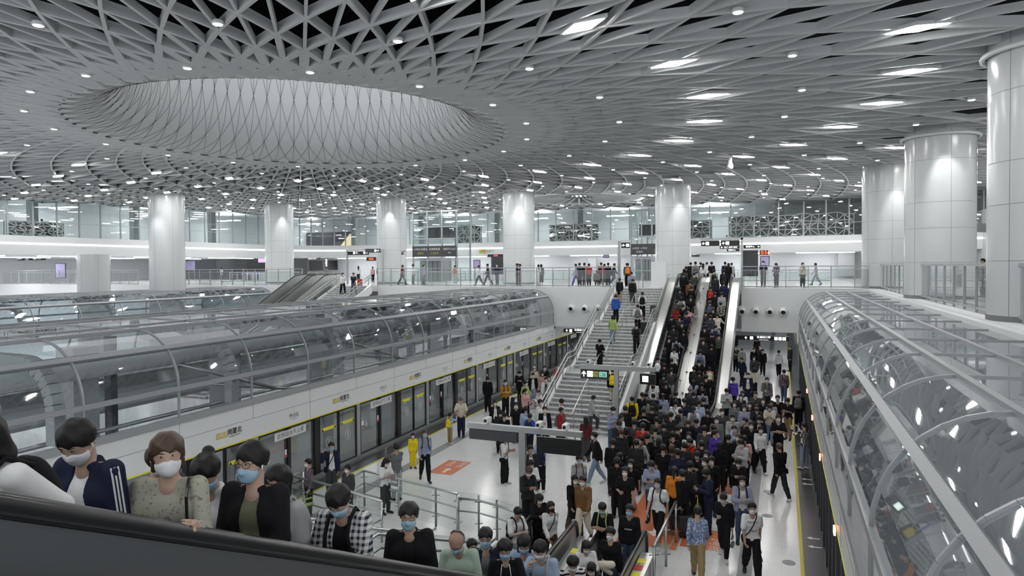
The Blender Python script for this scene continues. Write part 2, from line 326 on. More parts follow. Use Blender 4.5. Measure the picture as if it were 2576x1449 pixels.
# ================================================================ CEILING LIGHTS
def diamond_light(first=[None]):
    if first[0] is None:
        r = empty('ceiling_light', (0, 0, 0), 0, 'diamond shaped white light panel set in the ceiling lattice', 'ceiling light', 'diamond ceiling lights')
        P = [(-.72, 0), (0, -.26), (.72, 0), (0, .26)]; m = MB(); m.prism([(x * .92, y * .86, -.02) for x, y in P], (0, 0, .02)); m.build('diffuser', 'lamp', r)
        m = MB(); m.prism([(x * 1.08, y * 1.12, 0) for x, y in P], (0, 0, .1)); m.build('frame', 'white_paint', r); first[0] = r; return r
    return dup(first[0])
def round_light(first=[None]):
    if first[0] is None:
        r = empty('downlight', (0, 0, 0), 0, 'small round downlight hanging among the ceiling fins', 'downlight', 'round ceiling downlights')
        m = MB(); m.lathe([(.1, -.012), (.1, 0)], (0, 0, 0), 12); m.build('lens', 'lamp_small', r); m = MB(); m.lathe([(.13, 0), (.13, .09)], (0, 0, 0), 12); m.build('housing', 'white_paint', r); first[0] = r; return r
    return dup(first[0])
def in_view(p, mg=40):
    x, y, D = proj(p); return D > 3 and -mg < x < W + mg and -mg < y < 640
LAMPS = []
for R, n, off in ((16.5, 25, .101), (22.3, 34, .09), (28.2, 43, .0), (34.2, 52, .02), (40.2, 61, .03), (46.2, 70, .05), (52.2, 79, 0.)):
    for j in range(n):
        th = (j + off) * 2 * PI / n + .29; p = cpt(R, th)
        if not (-58 < p.x < 29 and -12 < p.y < 73.5) or math.hypot(p.x - OC2[0], p.y - OC2[1]) < 6: continue
        iv = in_view(p)
        if iv or (p.y < 40 and j % 2 == 0 and -30 < p.x < 20):     # the hall's other lamps, just out of view
            o = diamond_light(); o.location = p - Vector((0, 0, .03)); o.rotation_euler = (0, 0, -th + PI / 2); LAMPS.append(p)
for R, n, off in ((9.6, 18, 0.), (13.2, 20, .3), (19.4, 30, .4), (25.2, 38, .5), (31.2, 47, .5), (37.2, 56, .5), (43.2, 65, .2), (49.2, 74, .2)):
    for j in range(n):
        th = (j + off) * 2 * PI / n; p = cpt(R, th)
        if not (-58 < p.x < 29 and 0 < p.y < 73.5) or math.hypot(p.x - OC2[0], p.y - OC2[1]) < 6: continue
        if in_view(p, 10) : o = round_light(); o.location = p - Vector((0, 0, .04))
# ================================================================ COLUMNS
def column(x, y, z0, lab, z1=None, rad=1.35, ring=False):
    z1 = z1 or zceil(x, y) + .35
    r = empty('round_column', (x, y, z0), 0, lab, 'column'); r['kind'] = 'thing'; h = z1 - z0
    m = MB(); m.lathe([(rad, 0), (rad, h)], (0, 0, 0), 64); m.build('shaft', 'column_white', r, smooth='auto')
    m = MB()
    for z in (1.55, 3.0, 4.1, 5.9): m.lathe([(rad - .02, z), (rad + .003, z), (rad + .003, z + .016), (rad - .02, z + .016)], (0, 0, 0), 64, cap=False)
    for j in range(6):
        t = j * PI / 3 + .12; m.box(-.007, -rad - .003, .0, .007, -rad + .02, h - .05); n = len(m.v) - 8; M = Matrix.Rotation(t, 3, 'Z'); m.v[n:] = [tuple(M @ Vector(p)) for p in m.v[n:]]
    m.build('panel_joint', 'joint', r)
    if ring: m = MB(); m.tube([((rad + .12) * math.cos(t), (rad + .12) * math.sin(t), h - .55) for t in [i * PI / 24 for i in range(48)]], .07, 8, True); m.build('top_ring', 'white_paint', r)
    if z0 >= MZ - .01: m = MB(); m.lathe([(rad + .01, 0), (rad + .01, .14)], (0, 0, 0), 64); m.build('base_strip', 'mid_grey', r)
    return r
column(-7.9, 54.2, MZ, 'tall white round column right behind the top of the stairs')
column(-20.9, 54.5, MZ, 'white round column on the mezzanine right of the glass lift tower')
column(-33.4, 54.4, MZ, 'white round column on the mezzanine beside the far handrails and arrow sign')
column(-45.9, 54.0, MZ, 'slimmest white round column behind the far left railing')
column(-45.2, 40.2, -1.3, 'white round column rising behind the far glass canopy at left', rad=1.3)
column(6.4, 34.6, MZ, 'wide white round column right of the crowd behind the glass railing', ring=True)
column(6.0, 47.9, MZ, 'white round column partly hidden behind the wider column at right')
column(6.45, 21.6, MZ, 'huge white round column cut by the right edge of the view', ring=True)
column(-55.2, 41.5, -1.3, 'short white column under the gallery slab at far left', z1=8.66, rad=1.25)
def spot(loc, tgt, e, ang=48):
    l = bpy.data.lights.new('column_spotlight', 'SPOT'); l.energy = e; l.spot_size = math.radians(ang); l.spot_blend = .6; l.shadow_soft_size = .08
    o = bpy.data.objects.new('column_spotlight', l); COL.objects.link(o); o.location = loc
    o.rotation_euler = (Vector(tgt) - Vector(loc)).to_track_quat('-Z', 'Y').to_euler()
for x, y, dx in ((-7.9, 54.2, -.35), (-20.9, 54.5, 0), (-33.4, 54.4, 0.1), (-45.9, 54, -.2), (6.0, 47.9, -.4), (-45.2, 40.2, .5)):
    zc = zceil(x, y); v = Vector((-x, -y, 0)).normalized(); s = Vector((v.y, -v.x, 0))
    p = Vector((x, y, 0)) + v * 2.15 + s * dx * 2; spot((p.x, p.y, zc - .1), (x + v.x * 1.5 + s.x * dx * 2, y + v.y * 1.5 + s.y * dx * 2, zc - 3.2), 260)
spot((5.9, 32.2, 13), (6.6, 33.2, 10.4), 200)
# lamps below the mezzanine; gallery lamps added to brighten the background
for i, (x0, x1, y, z) in enumerate([(-56 + 8.2 * k, -50.5 + 8.2 * k, 77.5, 8.62) for k in range(8)] + [(-13.5 + 4.2 * k, -12.1 + 4.2 * k, yy, 3.02) for k in range(4) for yy in (50.5, 58.5)]):
    m = MB(); m.box(x0, y - .12, z - .03, x1, y + .12, z + .02); o = m.build('linear_light', 'soffit_lamp'); tag(o, 'linear white lamp under the %s' % ('gallery soffit, added as fill' if z > 5 else 'mezzanine soffit'), 'ceiling light', 'linear lamps under the %s' % ('gallery' if z > 5 else 'mezzanine'))
for k in range(10):
    m = MB(); xx = XL - (4.2 if k < 5 else 13); yy = 10 * (k % 5); m.box(xx, 22 + yy, 8.6, xx + .4, 29 + yy, 8.64); o = m.build('linear_light', 'soffit_lamp'); tag(o, 'added linear white fill lamp under the left gallery soffit', 'ceiling light', 'linear lamps under the left gallery')  # extra lamps added to brighten the dark far left under the gallery
for k in range(12):
    m = MB(); p = offset(GP, 4.5); a = Vector(segs[4 + k * 5]); b = Vector(segs[5 + k * 5]); t = (b - a).normalized(); q = a + Vector((-t.y, t.x)) * 5; m.box(q.x - 1.6, q.y - .3, 13.3, q.x + 1.6, q.y + .3, 13.36); o = m.build('linear_light', 'soffit_lamp'); tag(o, 'added linear white fill lamp inside the upper gallery', 'ceiling light', 'added fill lamps inside the gallery')  # added so the wall behind the gallery glass turns bright
# ================================================================ GLASS CANOPIES OVER THE TRACKS
def canopy(x0, sgn, ys, width, half, lab, open_to=None, roof=(1.5, 2.7, 3.9), inner=True, gm='glass_canopy_dark'):
    r = empty('glass_canopy', (x0, ys[0], 3.27), 0, lab, 'canopy')
    A = [(0, 3.27), (0, 4.13)] + [(1.5 - 1.5 * math.cos(t), 4.13 + 1.55 * math.sin(t)) for t in [i * PI / 2 / 9 for i in range(1, 10)]]
    if half: P = A + [(open_to, 5.70)]
    else: P = A + [(width / 2, 5.74)] + [(width - o, z) for o, z in reversed(A)]
    def w3(oz, y, d=0.): return (sgn * (oz[0]), y - ys[0], oz[1] - 3.27)
    for y in ys:
        m = MB(); pts = [w3(p, y) for p in P]
        for a, b in zip(pts, pts[1:]): m.bar(a, b, .06, .045, up=(0, 1, 0))
        m.build('rib', 'frame_grey', r)
    tn = math.radians(44.5); node = (1.5 - 1.5 * math.cos(tn), 4.13 + 1.55 * math.sin(tn))
    L = [((0, 3.27), .14, .16), ((0, 4.13), .10, .12), (node, .13, .12)] + [((o, 5.69), .11, .10) for o in roof]
    if not half: L += [((width, 3.27), .14, .16), ((width, 4.13), .1, .12), ((width - node[0], node[1]), .13, .12)] + [((width - o, 5.69), .11, .10) for o in roof]
    for oz, ww, hh in L:
        m = MB(); up = (0, 0, 1) if oz != node else (-sgn * .7, 0, .7); m.bar(w3(oz, ys[0]), w3(oz, ys[-1]), ww, hh, up=up); m.build('beam', 'frame_grey', r)
    for a, b in zip(ys, ys[1:]):
        m = MB()
        for p, q in zip(P, P[1:]): m.quad(w3(p, a), w3(q, a), w3(q, b), w3(p, b))
        m.build('glass_panel', gm, r, smooth='auto')
    if not half or True:      # end glazing at the far end
        m = MB(); m.quad(*[w3(p, ys[-1]) for p in P]); m.build('end_panel', gm, r)
    if inner:
        for y in ys[1::2]:
            m = MB(); pts = [((1.5 - 1.05 * math.cos(t)), 4.0 + 1.2 * math.sin(t)) for t in [i * PI / 2 / 8 for i in range(0, 9)]]
            pts = [w3(p, y - .35) for p in [(.45, 3.3)] + pts + [(width / 2 if not half else open_to, 5.25)]]
            for a, b in zip(pts, pts[1:]): m.bar(a, b, .3, .28, up=(0, 1, 0))
            m.build('inner_frame', 'pillar_grey', r)
    return r
YL = [46.73 - 2.735 * k for k in range(15)][::-1]
canopy(-15.3, -1, YL, 8.3, False, 'long arched glass canopy over the left track')
YR = [9.35 + 2.8 * k for k in range(-2, 13)] + [46.0]
canopy(1.02, 1, YR, 8, True, 'long arched glass canopy over the right track', open_to=3.95, roof=(1.5, 2.68), inner=False, gm='glass_canopy')
YL2 = [46.85 - 2.9 * k for k in range(11)][::-1]
canopy(-40.3, -1, YL2, 8.3, False, 'distant arched glass canopy beyond the left one')
# things under the canopies
def simple(name, mb, m, lab, cat, group=None, **k): return tag(mb.build(name, m, None, **k), lab, cat, group)
m = MB(); m.tube([(-17.6, 5, 4.75), (-17.6, 46.5, 4.75)], .34, 16); simple('air_duct', m, 'duct_white', 'thick round duct running inside the left glass canopy', 'duct', smooth=True)
for k in range(7):
    y = 13.4 + 5.47 * k; m = MB(); m.box(-18.9, y - .38, -1.3, -18.2, y + .38, 5.2); simple('square_pillar', m, 'pillar_grey', 'grey square pillar inside the left glass canopy', 'pillar', 'pillars inside the left canopy')
for k in range(7):
    y = 15.9 + 5.47 * k; m = MB(); m.box(-20.6, y - .12, -1.3, -20.3, y + .12, 5.2); simple('dark_post', m, 'dark_grey', 'slim dark post inside the left glass canopy', 'post', 'posts inside the left canopy')
for z, x, mt, nm in ((2.75, -22.6, 'white_panel', 'pale concrete ledge low inside the left canopy'), (3.35, -23.0, 'steel_dull', 'metal ledge behind the pillars inside the left canopy')):
    m = MB(); m.box(x - .5, 5, z - .4, x, 46.5, z); simple('ledge', m, mt, nm, 'ledge')
for z, x, nm in ((2.62, -16.6, 'lower'), (3.0, -17.2, 'middle'), (3.62, -21.8, 'far')):
    m = MB(); m.tube([(x, 5, z), (x, 46.5, z)], .06, 8); simple('pipe', m, 'steel', '%s pipe running along inside the left canopy' % nm, 'pipe', smooth=True)
for k, y in enumerate((17.2, 25.4, 36.3)):
    rr = empty('brace', (-16.2, y, 3.2), 0, ('nearest', 'second', 'farthest')[k] + ' steel bracing strut inside the left canopy', 'brace')
    m = MB(); m.tube([(-1.6, -1.5, 1.35), (.1, 1.4, .1)], .06, 8); m.build('strut', 'steel', rr, smooth=True); m = MB(); m.tube([(-1.4, .2, .35), (.2, 2.2, -.05)], .06, 8); m.build('tie', 'steel', rr, smooth=True)
m = MB(); m.box(1.15, 4, 2.05, 2.1, 46.6, 2.12); m.box(4.2, 4, 3.6, 5.0, 46.6, 4.2); simple('service_deck', m, 'train_grey', 'grey service deck inside the right canopy', 'deck')
for x, z, nm in ((2.6, 1.5, 'left'), (3.5, 1.6, 'right')):
    m = MB(); m.tube([(x, 4, z), (x, 46.5, z)], .09, 8); simple('pipe', m, 'grey', '%s pipe running along inside the right canopy' % nm, 'pipe', smooth=True)
m = MB(); m.box(2.1, 4, .9, 4.2, 46.5, 1.0); simple('cable_tray', m, 'mid_grey', 'broad cable tray inside the right canopy', 'tray')
m = MB(); m.box(4.88, 3, 5.62, 5.1, YF, 5.84); m.box(5.1, 3, 5.62, 5.5, YF, 5.895); struct('trim_6', m, 'white_paint', label='white ledge between the right canopy and the glass railing')
# ================================================================ PLATFORM SCREEN DOORS (left)
def door_header(x, sgn, lab, texts):
    r = empty('door_header', (x, 0, 2.1), 0, lab, 'fascia panel')
    m = MB(); m.box(-.35 if sgn < 0 else 0, 5, 0, 0 if sgn < 0 else .35, 75, 1.15); m.build('panel', 'white_panel', r)
    m = MB(); e = .012 * -sgn; m.box(min(0, e), 5, 0, max(0, e), 75, .04); m.build('yellow_edge', 'sign_yellow', r)
    m = MB(); e = .004 * -sgn; m.box(min(0, e), 5, .615, max(0, e), 75, .625)
    for k in range(-1, 9): m.box(min(0, e), 13.9 + 5.55 * k, .02, max(0, e), 13.91 + 5.55 * k, 1.15); m.box(min(0, e), 16.7 + 5.55 * k, .62, max(0, e), 16.71 + 5.55 * k, 1.15)
    m.build('panel_joint', 'mid_grey', r)
    return r
hd = door_header(-15.3, -1, 'long white header panel above the left screen doors', 1)
for k in range(7):
    y = 15.2 + 5.55 * k
    if y < 13: continue
    M = frame((.006, y + .22, .42), (0, 1, 0), (0, 0, 1)); m = MB(); m.box(0, y, .3, .008, y + .44, .47); q = m.build('line_plate', 'gold_sign', hd); q['label'] = 'yellow line number plate'
    text_obj('14号线', .15, 'lettering', 'sign_white', hd, frame((.012, y + .22, .385), (0, 1, 0), (0, 0, 1)))
    text_obj('岗厦北', .2, 'lettering', 'letter_black', hd, frame((.012, y + .72, .41), (0, 1, 0), (0, 0, 1)), bold=.01)
    text_obj('Gangxia North', .075, 'lettering', 'letter_black', hd, frame((.012, y + .72, .29), (0, 1, 0), (0, 0, 1)))
    m = MB(); m.box(0, y + .38, .1, .008, y + 1.0, .19); m.build('notice_strip', 'sign_white', hd)
    text_obj('终点站', .16, 'lettering', 'mid_grey', hd, frame((.012, y + 3.4, .33), (0, 1, 0), (0, 0, 1)))
    text_obj('Terminus', .07, 'lettering', 'mid_grey', hd, frame((.012, y + 3.4, .21), (0, 1, 0), (0, 0, 1)))
m = MB(); m.box(-15.55, 5, -.05, -15.02, 75, .1); o = m.build('door_sill', 'mid_grey'); tag(o, 'long grey sill under the left screen doors', 'sill', None, 'thing')
def screen_doors():
    r = empty('platform_screen_door', (-15.3, 0, .1), 0, 'x', 'screen door', 'left platform screen doors')
    def pane(nm, y0, y1):
        m = MB(); m.quad((0, y0, .04), (0, y1, .04), (0, y1, 1.96), (0, y0, 1.96)); q = m.build(nm, 'glass_door', r)
        m = MB(); t = .035
        for a in ((y0, .0, y1, .05), (y0, 1.95, y1, 2.0), (y0, .0, y0 + t, 2.0), (y1 - t, 0, y1, 2.0)): m.box(-.03, a[0], a[1], .02, a[2], a[3])
        m.build('frame', 'black', q); return q
    D = [pane('door_leaf', -1.13, -.02), pane('door_leaf', .02, 1.13)]
    F = [pane('fixed_panel', 1.4, 2.72), pane('fixed_panel', 2.86, 4.1)]
    for y, wd, mt in ((1.26, .2, 'frame_grey'), (2.79, .14, 'black'), (-1.3, .26, 'black')):
        m = MB(); m.box(-.12, y - wd / 2, 0, .04, y + wd / 2, 2.0); m.build('post', mt, r)
    for q, y in ((D[0], -.6), (D[1], .56)):
        m = MB(); m.box(.012, y - .42, 1.42, .02, y + .42, 1.54); m.build('warning_sticker', 'sign_yellow', q)
        for sgn in (-1, 1): m = MB(); yy = y + .36 * sgn; m.prism([(.022, yy - .055, 1.43), (.022, yy + .055, 1.43), (.022, yy, 1.53)], (.003, 0, 0)); m.build('warning_triangle', 'letter_black', q)
        m = MB(); m.tube([(.02, y + .15 * math.cos(t), .98 + .19 * math.sin(t)) for t in [i * PI / 10 for i in range(20)]], .008, 4, True); m.prism([(.02, y - .02, .86), (.02, y + .02, .86), (.02, y + .02, 1.1), (.02, y - .02, 1.1)], (.004, 0, 0)); m.build('arrow_decal', 'sticker_white', q)
    m = MB(); m.box(.04, 2.08, 1.66, .05, 3.64, 1.92); q = m.build('notice_board', 'sign_white', r); text_obj('此侧站台不上客', .19, 'lettering', 'letter_black', q, frame((.053, 2.86, 1.79), (0, 1, 0), (0, 0, 1)))
    for y in (1.55, 2.66): m = MB(); m.box(.012, y - .07, 1.02, .018, y + .07, 1.28); q = m.build('rule_sticker', 'sign_white', F[0]); m = MB(); m.box(.019, y - .065, 1.03, .021, y + .065, 1.1); m.build('red_band', 'red', q)
    m = MB(); m.tube([(.016, 1.8 + .06 * math.cos(t), 1.1 + .06 * math.sin(t)) for t in [i * PI / 6 for i in range(12)]], .012, 4, True); m.tube([(.016, 1.78, 1.26), (.016, 1.79, 1.15), (.016, 1.86, 1.14)], .012, 4); m.build('wheelchair_decal', 'sticker_white', F[0])
    return r
ordn = ['nearest', 'second', 'third', 'fourth', 'fifth', 'sixth', 'seventh', 'eighth']
d0 = screen_doors()
for k in range(8):
    q = d0 if k == 0 else dup(d0); q.location = (-15.3, 15.52 + 5.55 * k, .1); q['label'] = '%s glass screen door bay from the camera along the left track' % ordn[k]
# right screen doors, seen from above
door_header(-23.5, 1, 'white header panel across the track behind the left canopy', 0)
hd2 = door_header(1.02, 1, 'long white header panel above the right screen doors', 0)
for k in range(8):
    r = empty('platform_screen_door', (1.05, 10.2 + 4.6 * k, .0), 0, '%s glass screen door bay from the camera along the right track' % ordn[k], 'screen door', 'right platform screen doors')
    m = MB(); m.quad((0, 0, .05), (0, 4.4, .05), (0, 4.4, 2.1), (0, 0, 2.1)); m.build('glass_panel', 'glass_door', r)
    m = MB()
    for y in (0, 1.1, 2.2, 3.3): m.box(-.05, y - .05, 0, .05, y + .05, 2.1)
    m.box(-.06, 0, 0, .06, 4.6, .06); m.build('frame', 'dark_grey', r)
for k, y in enumerate((15.17, 20.83, 26.15, 31.6)):
    m = MB(); m.box(.98, y - .1, 1.93, 1.02, y + .1, 2.08); simple('door_lamp', m, 'red_lamp', '%s small red warning lamp above the right screen doors' % ordn[k], 'lamp')
def arrow(mb, x, y, ang, L=.36, z=.004):
    P = [(-.5, 0), (-.12, .3), (-.12, .1), (.5, .1), (.5, -.1), (-.12, -.1), (-.12, -.3)]; c, s_ = math.cos(ang), math.sin(ang)
    mb.quad(*[(x + L * (a * c - b * s_), y + L * (a * s_ + b * c), z) for a, b in P])
for k, (x, y) in enumerate(((.8, 25.44), (.8, 24.89), (.8, 19.98), (.81, 19.38), (.8, 14.4), (.8, 30.4), (-14.8, 24.3), (-14.85, 29.4))):
    m = MB(); arrow(m, x, y, 0 if x > 0 else PI, .34); simple('floor_arrow', m, 'sticker_white', 'white boarding arrow on dark edge strip, %s' % ('%s of two pairs beside the striped shirt' % ('far', 'near')[k // 2] if x > 0 and k < 4 else ('near lower edge at right', 'beyond the striped top person', 'by the yellow dressed child', 'by the man with hands behind')[k - 4]), 'floor arrow', 'boarding arrows on the edge strips')
# floor stickers
def floor_sticker(name, x0, x1, y0, y1, m_, lab, txt=None, arr=None):
    r = empty(name, ((x0 + x1) / 2, (y0 + y1) / 2, .005), 0, lab, 'floor sticker'); hx, hy = (x1 - x0) / 2, (y1 - y0) / 2
    m = MB(); m.quad((-hx, -hy, 0), (hx, -hy, 0), (hx, hy, 0), (-hx, hy, 0)); m.build('sheet', m_, r)
    if arr is not None: m = MB(); arrow(m, arr[0], arr[1], arr[2], arr[3], .003); m.build('arrow', 'sticker_white', r)
    for b, s, x, y in txt or []: text_obj(b, s, 'lettering', 'sticker_white', r, frame((x, y, .003), (0, -1, 0), (1, 0, 0)))
    return r
floor_sticker('floor_sticker', -11.85, -10.9, 21.6, 23.3, 'sticker_orange', 'orange floor sticker with white arrow left of the ticket pole sign', [('2号线', .3, .25, .45), ('8号线', .26, -.2, .45)], (.05, -.42, PI / 2 + PI, .55))
floor_sticker('floor_sticker', -4.15, -2.55, 17.9, 22.2, 'sticker_orange', 'largest orange floor sticker behind the escalator entry glass', [('2号线', .4, .4, .9), ('8号线', .35, -.3, .9), ('Line 2', .18, .1, 1.5)], (.1, -1.0, PI / 2, .9))
floor_sticker('floor_sticker', -2.5, -1.4, 18.2, 19.6, 'sticker_orange', 'orange floor sticker under the man in blue patterned shirt', [('2号线', .34, .3, -.3), ('8号线', .3, -.15, -.3)])
floor_sticker('floor_sticker', -1.95, -1.45, 22.9, 24.8, 'sticker_orange', 'narrow orange floor sticker beside the right grey band', [('8号线', .26, .0, .5), ('2号线', .26, .0, -.45)])
floor_sticker('floor_sticker', -2.1, -1.55, 24.95, 27.2, 'yellow', 'yellow floor sticker beyond the narrow orange one', [('11', .4, 0, 0)])
floor_sticker('floor_sticker', -2.9, -2.35, 20.4, 23.2, 'yellow', 'yellow floor sticker among the queue legs', [('11', .4, 0, 0)])
for k, (x, y) in enumerate(((-.4, 23.62), (-.39, 21.33), (.17, 18.14))):
    m = MB(); m.lathe([(.16, 0), (.16, .004)], (x, y, 0), 20); simple('floor_disc', m, 'grey', 'faint grey floor disc, %s of three on the right walkway' % ('farthest', 'middle', 'nearest')[k], 'floor disc')
# ================================================================ STAIRS, ESCALATORS, RAILINGS
def along(prof, Y):
    for (a, za), (b, zb) in zip(prof, prof[1:]):
        if min(a, b) - 1e-6 <= Y <= max(a, b) + 1e-6: return za + (zb - za) * (Y - a) / (b - a) if abs(b - a) > 1e-9 else zb
    return prof[0][1] if abs(Y - prof[0][0]) < abs(Y - prof[-1][0]) else prof[-1][1]
def stair_prof(Y0, sg):   # three flights of 13 risers with two landings, climbing along sg
    P = [(Y0, 0)]; y, z = Y0, 0.
    for k in range(3):
        y += sg * 4.7; z += 5.9 / 3; P.append((y, z))
        if k < 2: y += sg * 1.3; P.append((y, z))
    return P
def staircase(x0, x1, Y0, sg, lab, rails, glass_sides=True):
    r = empty('staircase', ((x0 + x1) / 2, Y0, 0), 0, lab, 'stairs'); P = stair_prof(Y0, sg); ox, oy = (x0 + x1) / 2, Y0
    m = MB(); n = MB(); y, z = Y0, 0.
    for k in range(3):
        for i in range(13):
            z2 = z + 5.9 / 39; y2 = y + sg * 4.7 / 13
            m.quad((x0 - ox, y - oy, z), (x1 - ox, y - oy, z), (x1 - ox, y - oy, z2), (x0 - ox, y - oy, z2)); m.quad((x0 - ox, y - oy, z2), (x1 - ox, y - oy, z2), (x1 - ox, y2 - oy, z2), (x0 - ox, y2 - oy, z2))
            n.box(x0 - ox, min(y - sg * .02, y + sg * .05) - oy, z2 - .035, x1 - ox, max(y - sg * .02, y + sg * .05) - oy, z2 + .004)
            y, z = y2, z2
        if k < 2: y2 = y + sg * 1.3; m.quad((x0 - ox, y - oy, z), (x1 - ox, y - oy, z), (x1 - ox, y2 - oy, z), (x0 - ox, y2 - oy, z)); y = y2
    m.build('tread', 'step_stone', r); n.build('nosing', 'white_paint', r)
    for x, s in ((x0, -1), (x1, 1)):
        m = MB(); a = [(x - ox, y_ - oy, z_ + .16) for y_, z_ in P]; b = [(x - ox, y_ - oy, z_ - .55) for y_, z_ in P]
        for i in range(len(P) - 1):
            for dx in (0, s * .16): m.quad(*[(v[0] + dx, v[1], v[2]) for v in (b[i], b[i + 1], a[i + 1], a[i])])
            m.quad(a[i], a[i + 1], (a[i + 1][0] + s * .16, *a[i + 1][1:]), (a[i][0] + s * .16, *a[i][1:]))
        m.build('stringer', 'white_panel', r)
    for x, gl in rails:
        R = [(P[0][0] - sg * .45, .9)] + [(y_, z_ + .92) for y_, z_ in P] + [(P[-1][0] + sg * .3, P[-1][1] + .92)]
        for dz, dx in ((0, 0), (-.22, .05)) if gl else ((0, 0),):
            m = MB(); m.tube([(x - ox + dx, y_ - oy, z_ + dz) for y_, z_ in R], .028, 8); m.build('handrail', 'steel', r, smooth=True)
        y = P[0][0] + sg * .2
        while (y - P[-1][0]) * sg < .1:
            z = along(P, y); m = MB(); m.tube([(x - ox, y - oy, z), (x - ox, y - oy, z + .92)], .022, 8); m.build('baluster', 'steel_dull', r, smooth=True); y += sg * 1.25
        if gl:
            m = MB()
            for (ya, za), (yb, zb) in zip(P, P[1:]): m.quad((x - ox + gl * .09, ya - oy, za + .2), (x - ox + gl * .09, yb - oy, zb + .2), (x - ox + gl * .09, yb - oy, zb + 1.02), (x - ox + gl * .09, ya - oy, za + 1.02))
            m.build('glass_guard', 'glass_rail', r)
    return r
staircase(-10.3, -6.95, 29.0, 1, 'wide grey stone stairs up to the mezzanine left of the crowded escalators', ((-10.3, -1), (-8.62, 0), (-6.95, 1)))
staircase(-9.6, -6.45, 14.5, -1, 'nearer stairs with steel handrails behind the riders on the near escalator', ((-9.6, -1), (-8.0, 0), (-6.35, 1)))
def escalator(lab, x0, x1, prof, decks, deck_h=.72, hr_h=.95, hr_w=.045, panel='glass_rail', clad=None, end_low=True, group=None):
    """prof: (Y, z) of the step line from the low end up; decks: list of (xa, xb) side decks belonging to this escalator"""
    r = empty('escalator', ((x0 + x1) / 2, prof[0][0], 0), 0, lab, 'escalator', group); ox, oy = (x0 + x1) / 2, prof[0][0]; sg = 1 if prof[-1][0] > prof[0][0] else -1
    m = MB(); L = abs(prof[-1][0] - prof[0][0]); n = int(L / .4)
    for i in range(n):
        y = prof[0][0] + sg * .4 * i; z = along(prof, y + sg * .2); ya, yb = sorted((y - oy, y + sg * .4 - oy)); m.box(x0 - ox, ya, z - .3, x1 - ox, yb, z)
    m.build('step_band', 'dark_panel', r)
    P = lambda x, h: [(x - ox, y - oy, z + h) for y, z in prof]
    for xa, xb in decks:
        m = MB(); A, B = P(xa, deck_h), P(xb, deck_h); A0, B0 = P(xa, -.3), P(xb, -.3)
        for i in range(len(prof) - 1): m.quad(A[i], A[i + 1], B[i + 1], B[i]); m.quad(A0[i], A0[i + 1], A[i + 1], A[i]); m.quad(B[i], B[i + 1], B0[i + 1], B0[i])
        m.quad(A0[0], A[0], B[0], B0[0]); m.build('side_deck', 'steel', r)
        m = MB(); xm = (xa + xb) / 2
        if xb - xa > .5:
            for i in range(2, int(L / 1.6)): y = prof[0][0] + sg * 1.6 * i; m.lathe([(.05, 0), (.05, .07), (.02, .1)], (xm - ox, y - oy, along(prof, y) + deck_h), 10)
            m.tube(P(xm, deck_h + .012), .012, 4); m.build('deck_stud', 'steel_dull', r)
    for x in (x0 - .06, x1 + .06):
        H = P(x, hr_h); e = H[0]; t = H[-1]; R = hr_h * .36
        low = [(e[0], e[1] - sg * R * math.sin(a) * .75, e[2] - R + R * math.cos(a)) for a in [PI - PI * i / 8 for i in range(8)]]
        top = [(t[0], t[1] + sg * R * math.sin(a) * .75, t[2] - R + R * math.cos(a)) for a in [PI * i / 8 for i in range(1, 9)]]
        m = MB(); m.tube(low + H + top, hr_w, 10); m.build('handrail', 'rubber', r, smooth=True)
        m = MB(); A, B = P(x, .05), P(x, hr_h - hr_w)
        for i in range(len(prof) - 1): m.quad(A[i], A[i + 1], B[i + 1], B[i])
        m.quad(A[0], B[0], *low[::-1]); m.build('balustrade', panel, r)
    return r
FP = [(30.9, 0), (33.0, 0), (33.6, .12), (44.5, 5.6), (45.3, 5.88), (47.6, 5.9)]
escalator('left of the two packed escalators rising to the mezzanine', -6.2, -4.95, FP, [(-6.8, -6.3), (-4.85, -4.2)])
escalator('right of the two packed escalators rising to the mezzanine', -4.1, -3.0, FP, [(-2.9, -2.45)])
NP = [(16.0, 0.), (13.4, 0.), (12.2, .14), (1.0, 5.74), (.5, 5.88), (-1.5, 5.9)]
q = escalator('near up escalator full of riders crossing the lower left', -3.95, -3.08, NP, [(-4.62, -4.1)], deck_h=.80, hr_h=1.1, hr_w=.055, panel='steel_dull')
escalator('second near escalator behind the row of riders', -5.8, -4.8, NP, [(-6.35, -5.95)], deck_h=.80, hr_h=1.1, hr_w=.055, panel='steel_dull')
# outer cladding of the near escalator, seen along the lower left edge
ox, oy = (-3.95 - 3.08) / 2, NP[0][0]
mat('clad_grey', (.085, .09, .094), .33, .25); mat('clad_edge', (.3, .31, .32), .35, .5)
def nstrip(h0, h1, xa, xb, name, m_):
    m = MB(); Pn = [p for p in NP if p[0] < 14.5]
    for (ya, za), (yb, zb) in zip(Pn, Pn[1:]): m.quad((xa - ox, ya - oy, za + h0), (xb - ox, yb - oy, zb + h0) if xa == xb else (xa - ox, yb - oy, zb + h0), (xb - ox, yb - oy, zb + h1), (xb - ox, ya - oy, za + h1))
    return m.build(name, m_, q)
nstrip(.80, 1.04, -3.0, -3.0, 'rail_guide', 'clad_grey'); nstrip(.76, .80, -2.93, -3.0, 'dark_line', 'black'); nstrip(.66, .76, -2.86, -2.93, 'edge_trim', 'clad_edge'); nstrip(-2.6, .66, -2.86, -2.86, 'cladding_panel', 'clad_grey')  # black line between rail guide and edge trim
m = MB(); y = 3.35; z = along(NP, y); m.box(-2.86 - ox, y - oy, z - 2, -2.857 - ox, y + .006 - oy, z + .66); m.build('panel_joint', 'black', q)
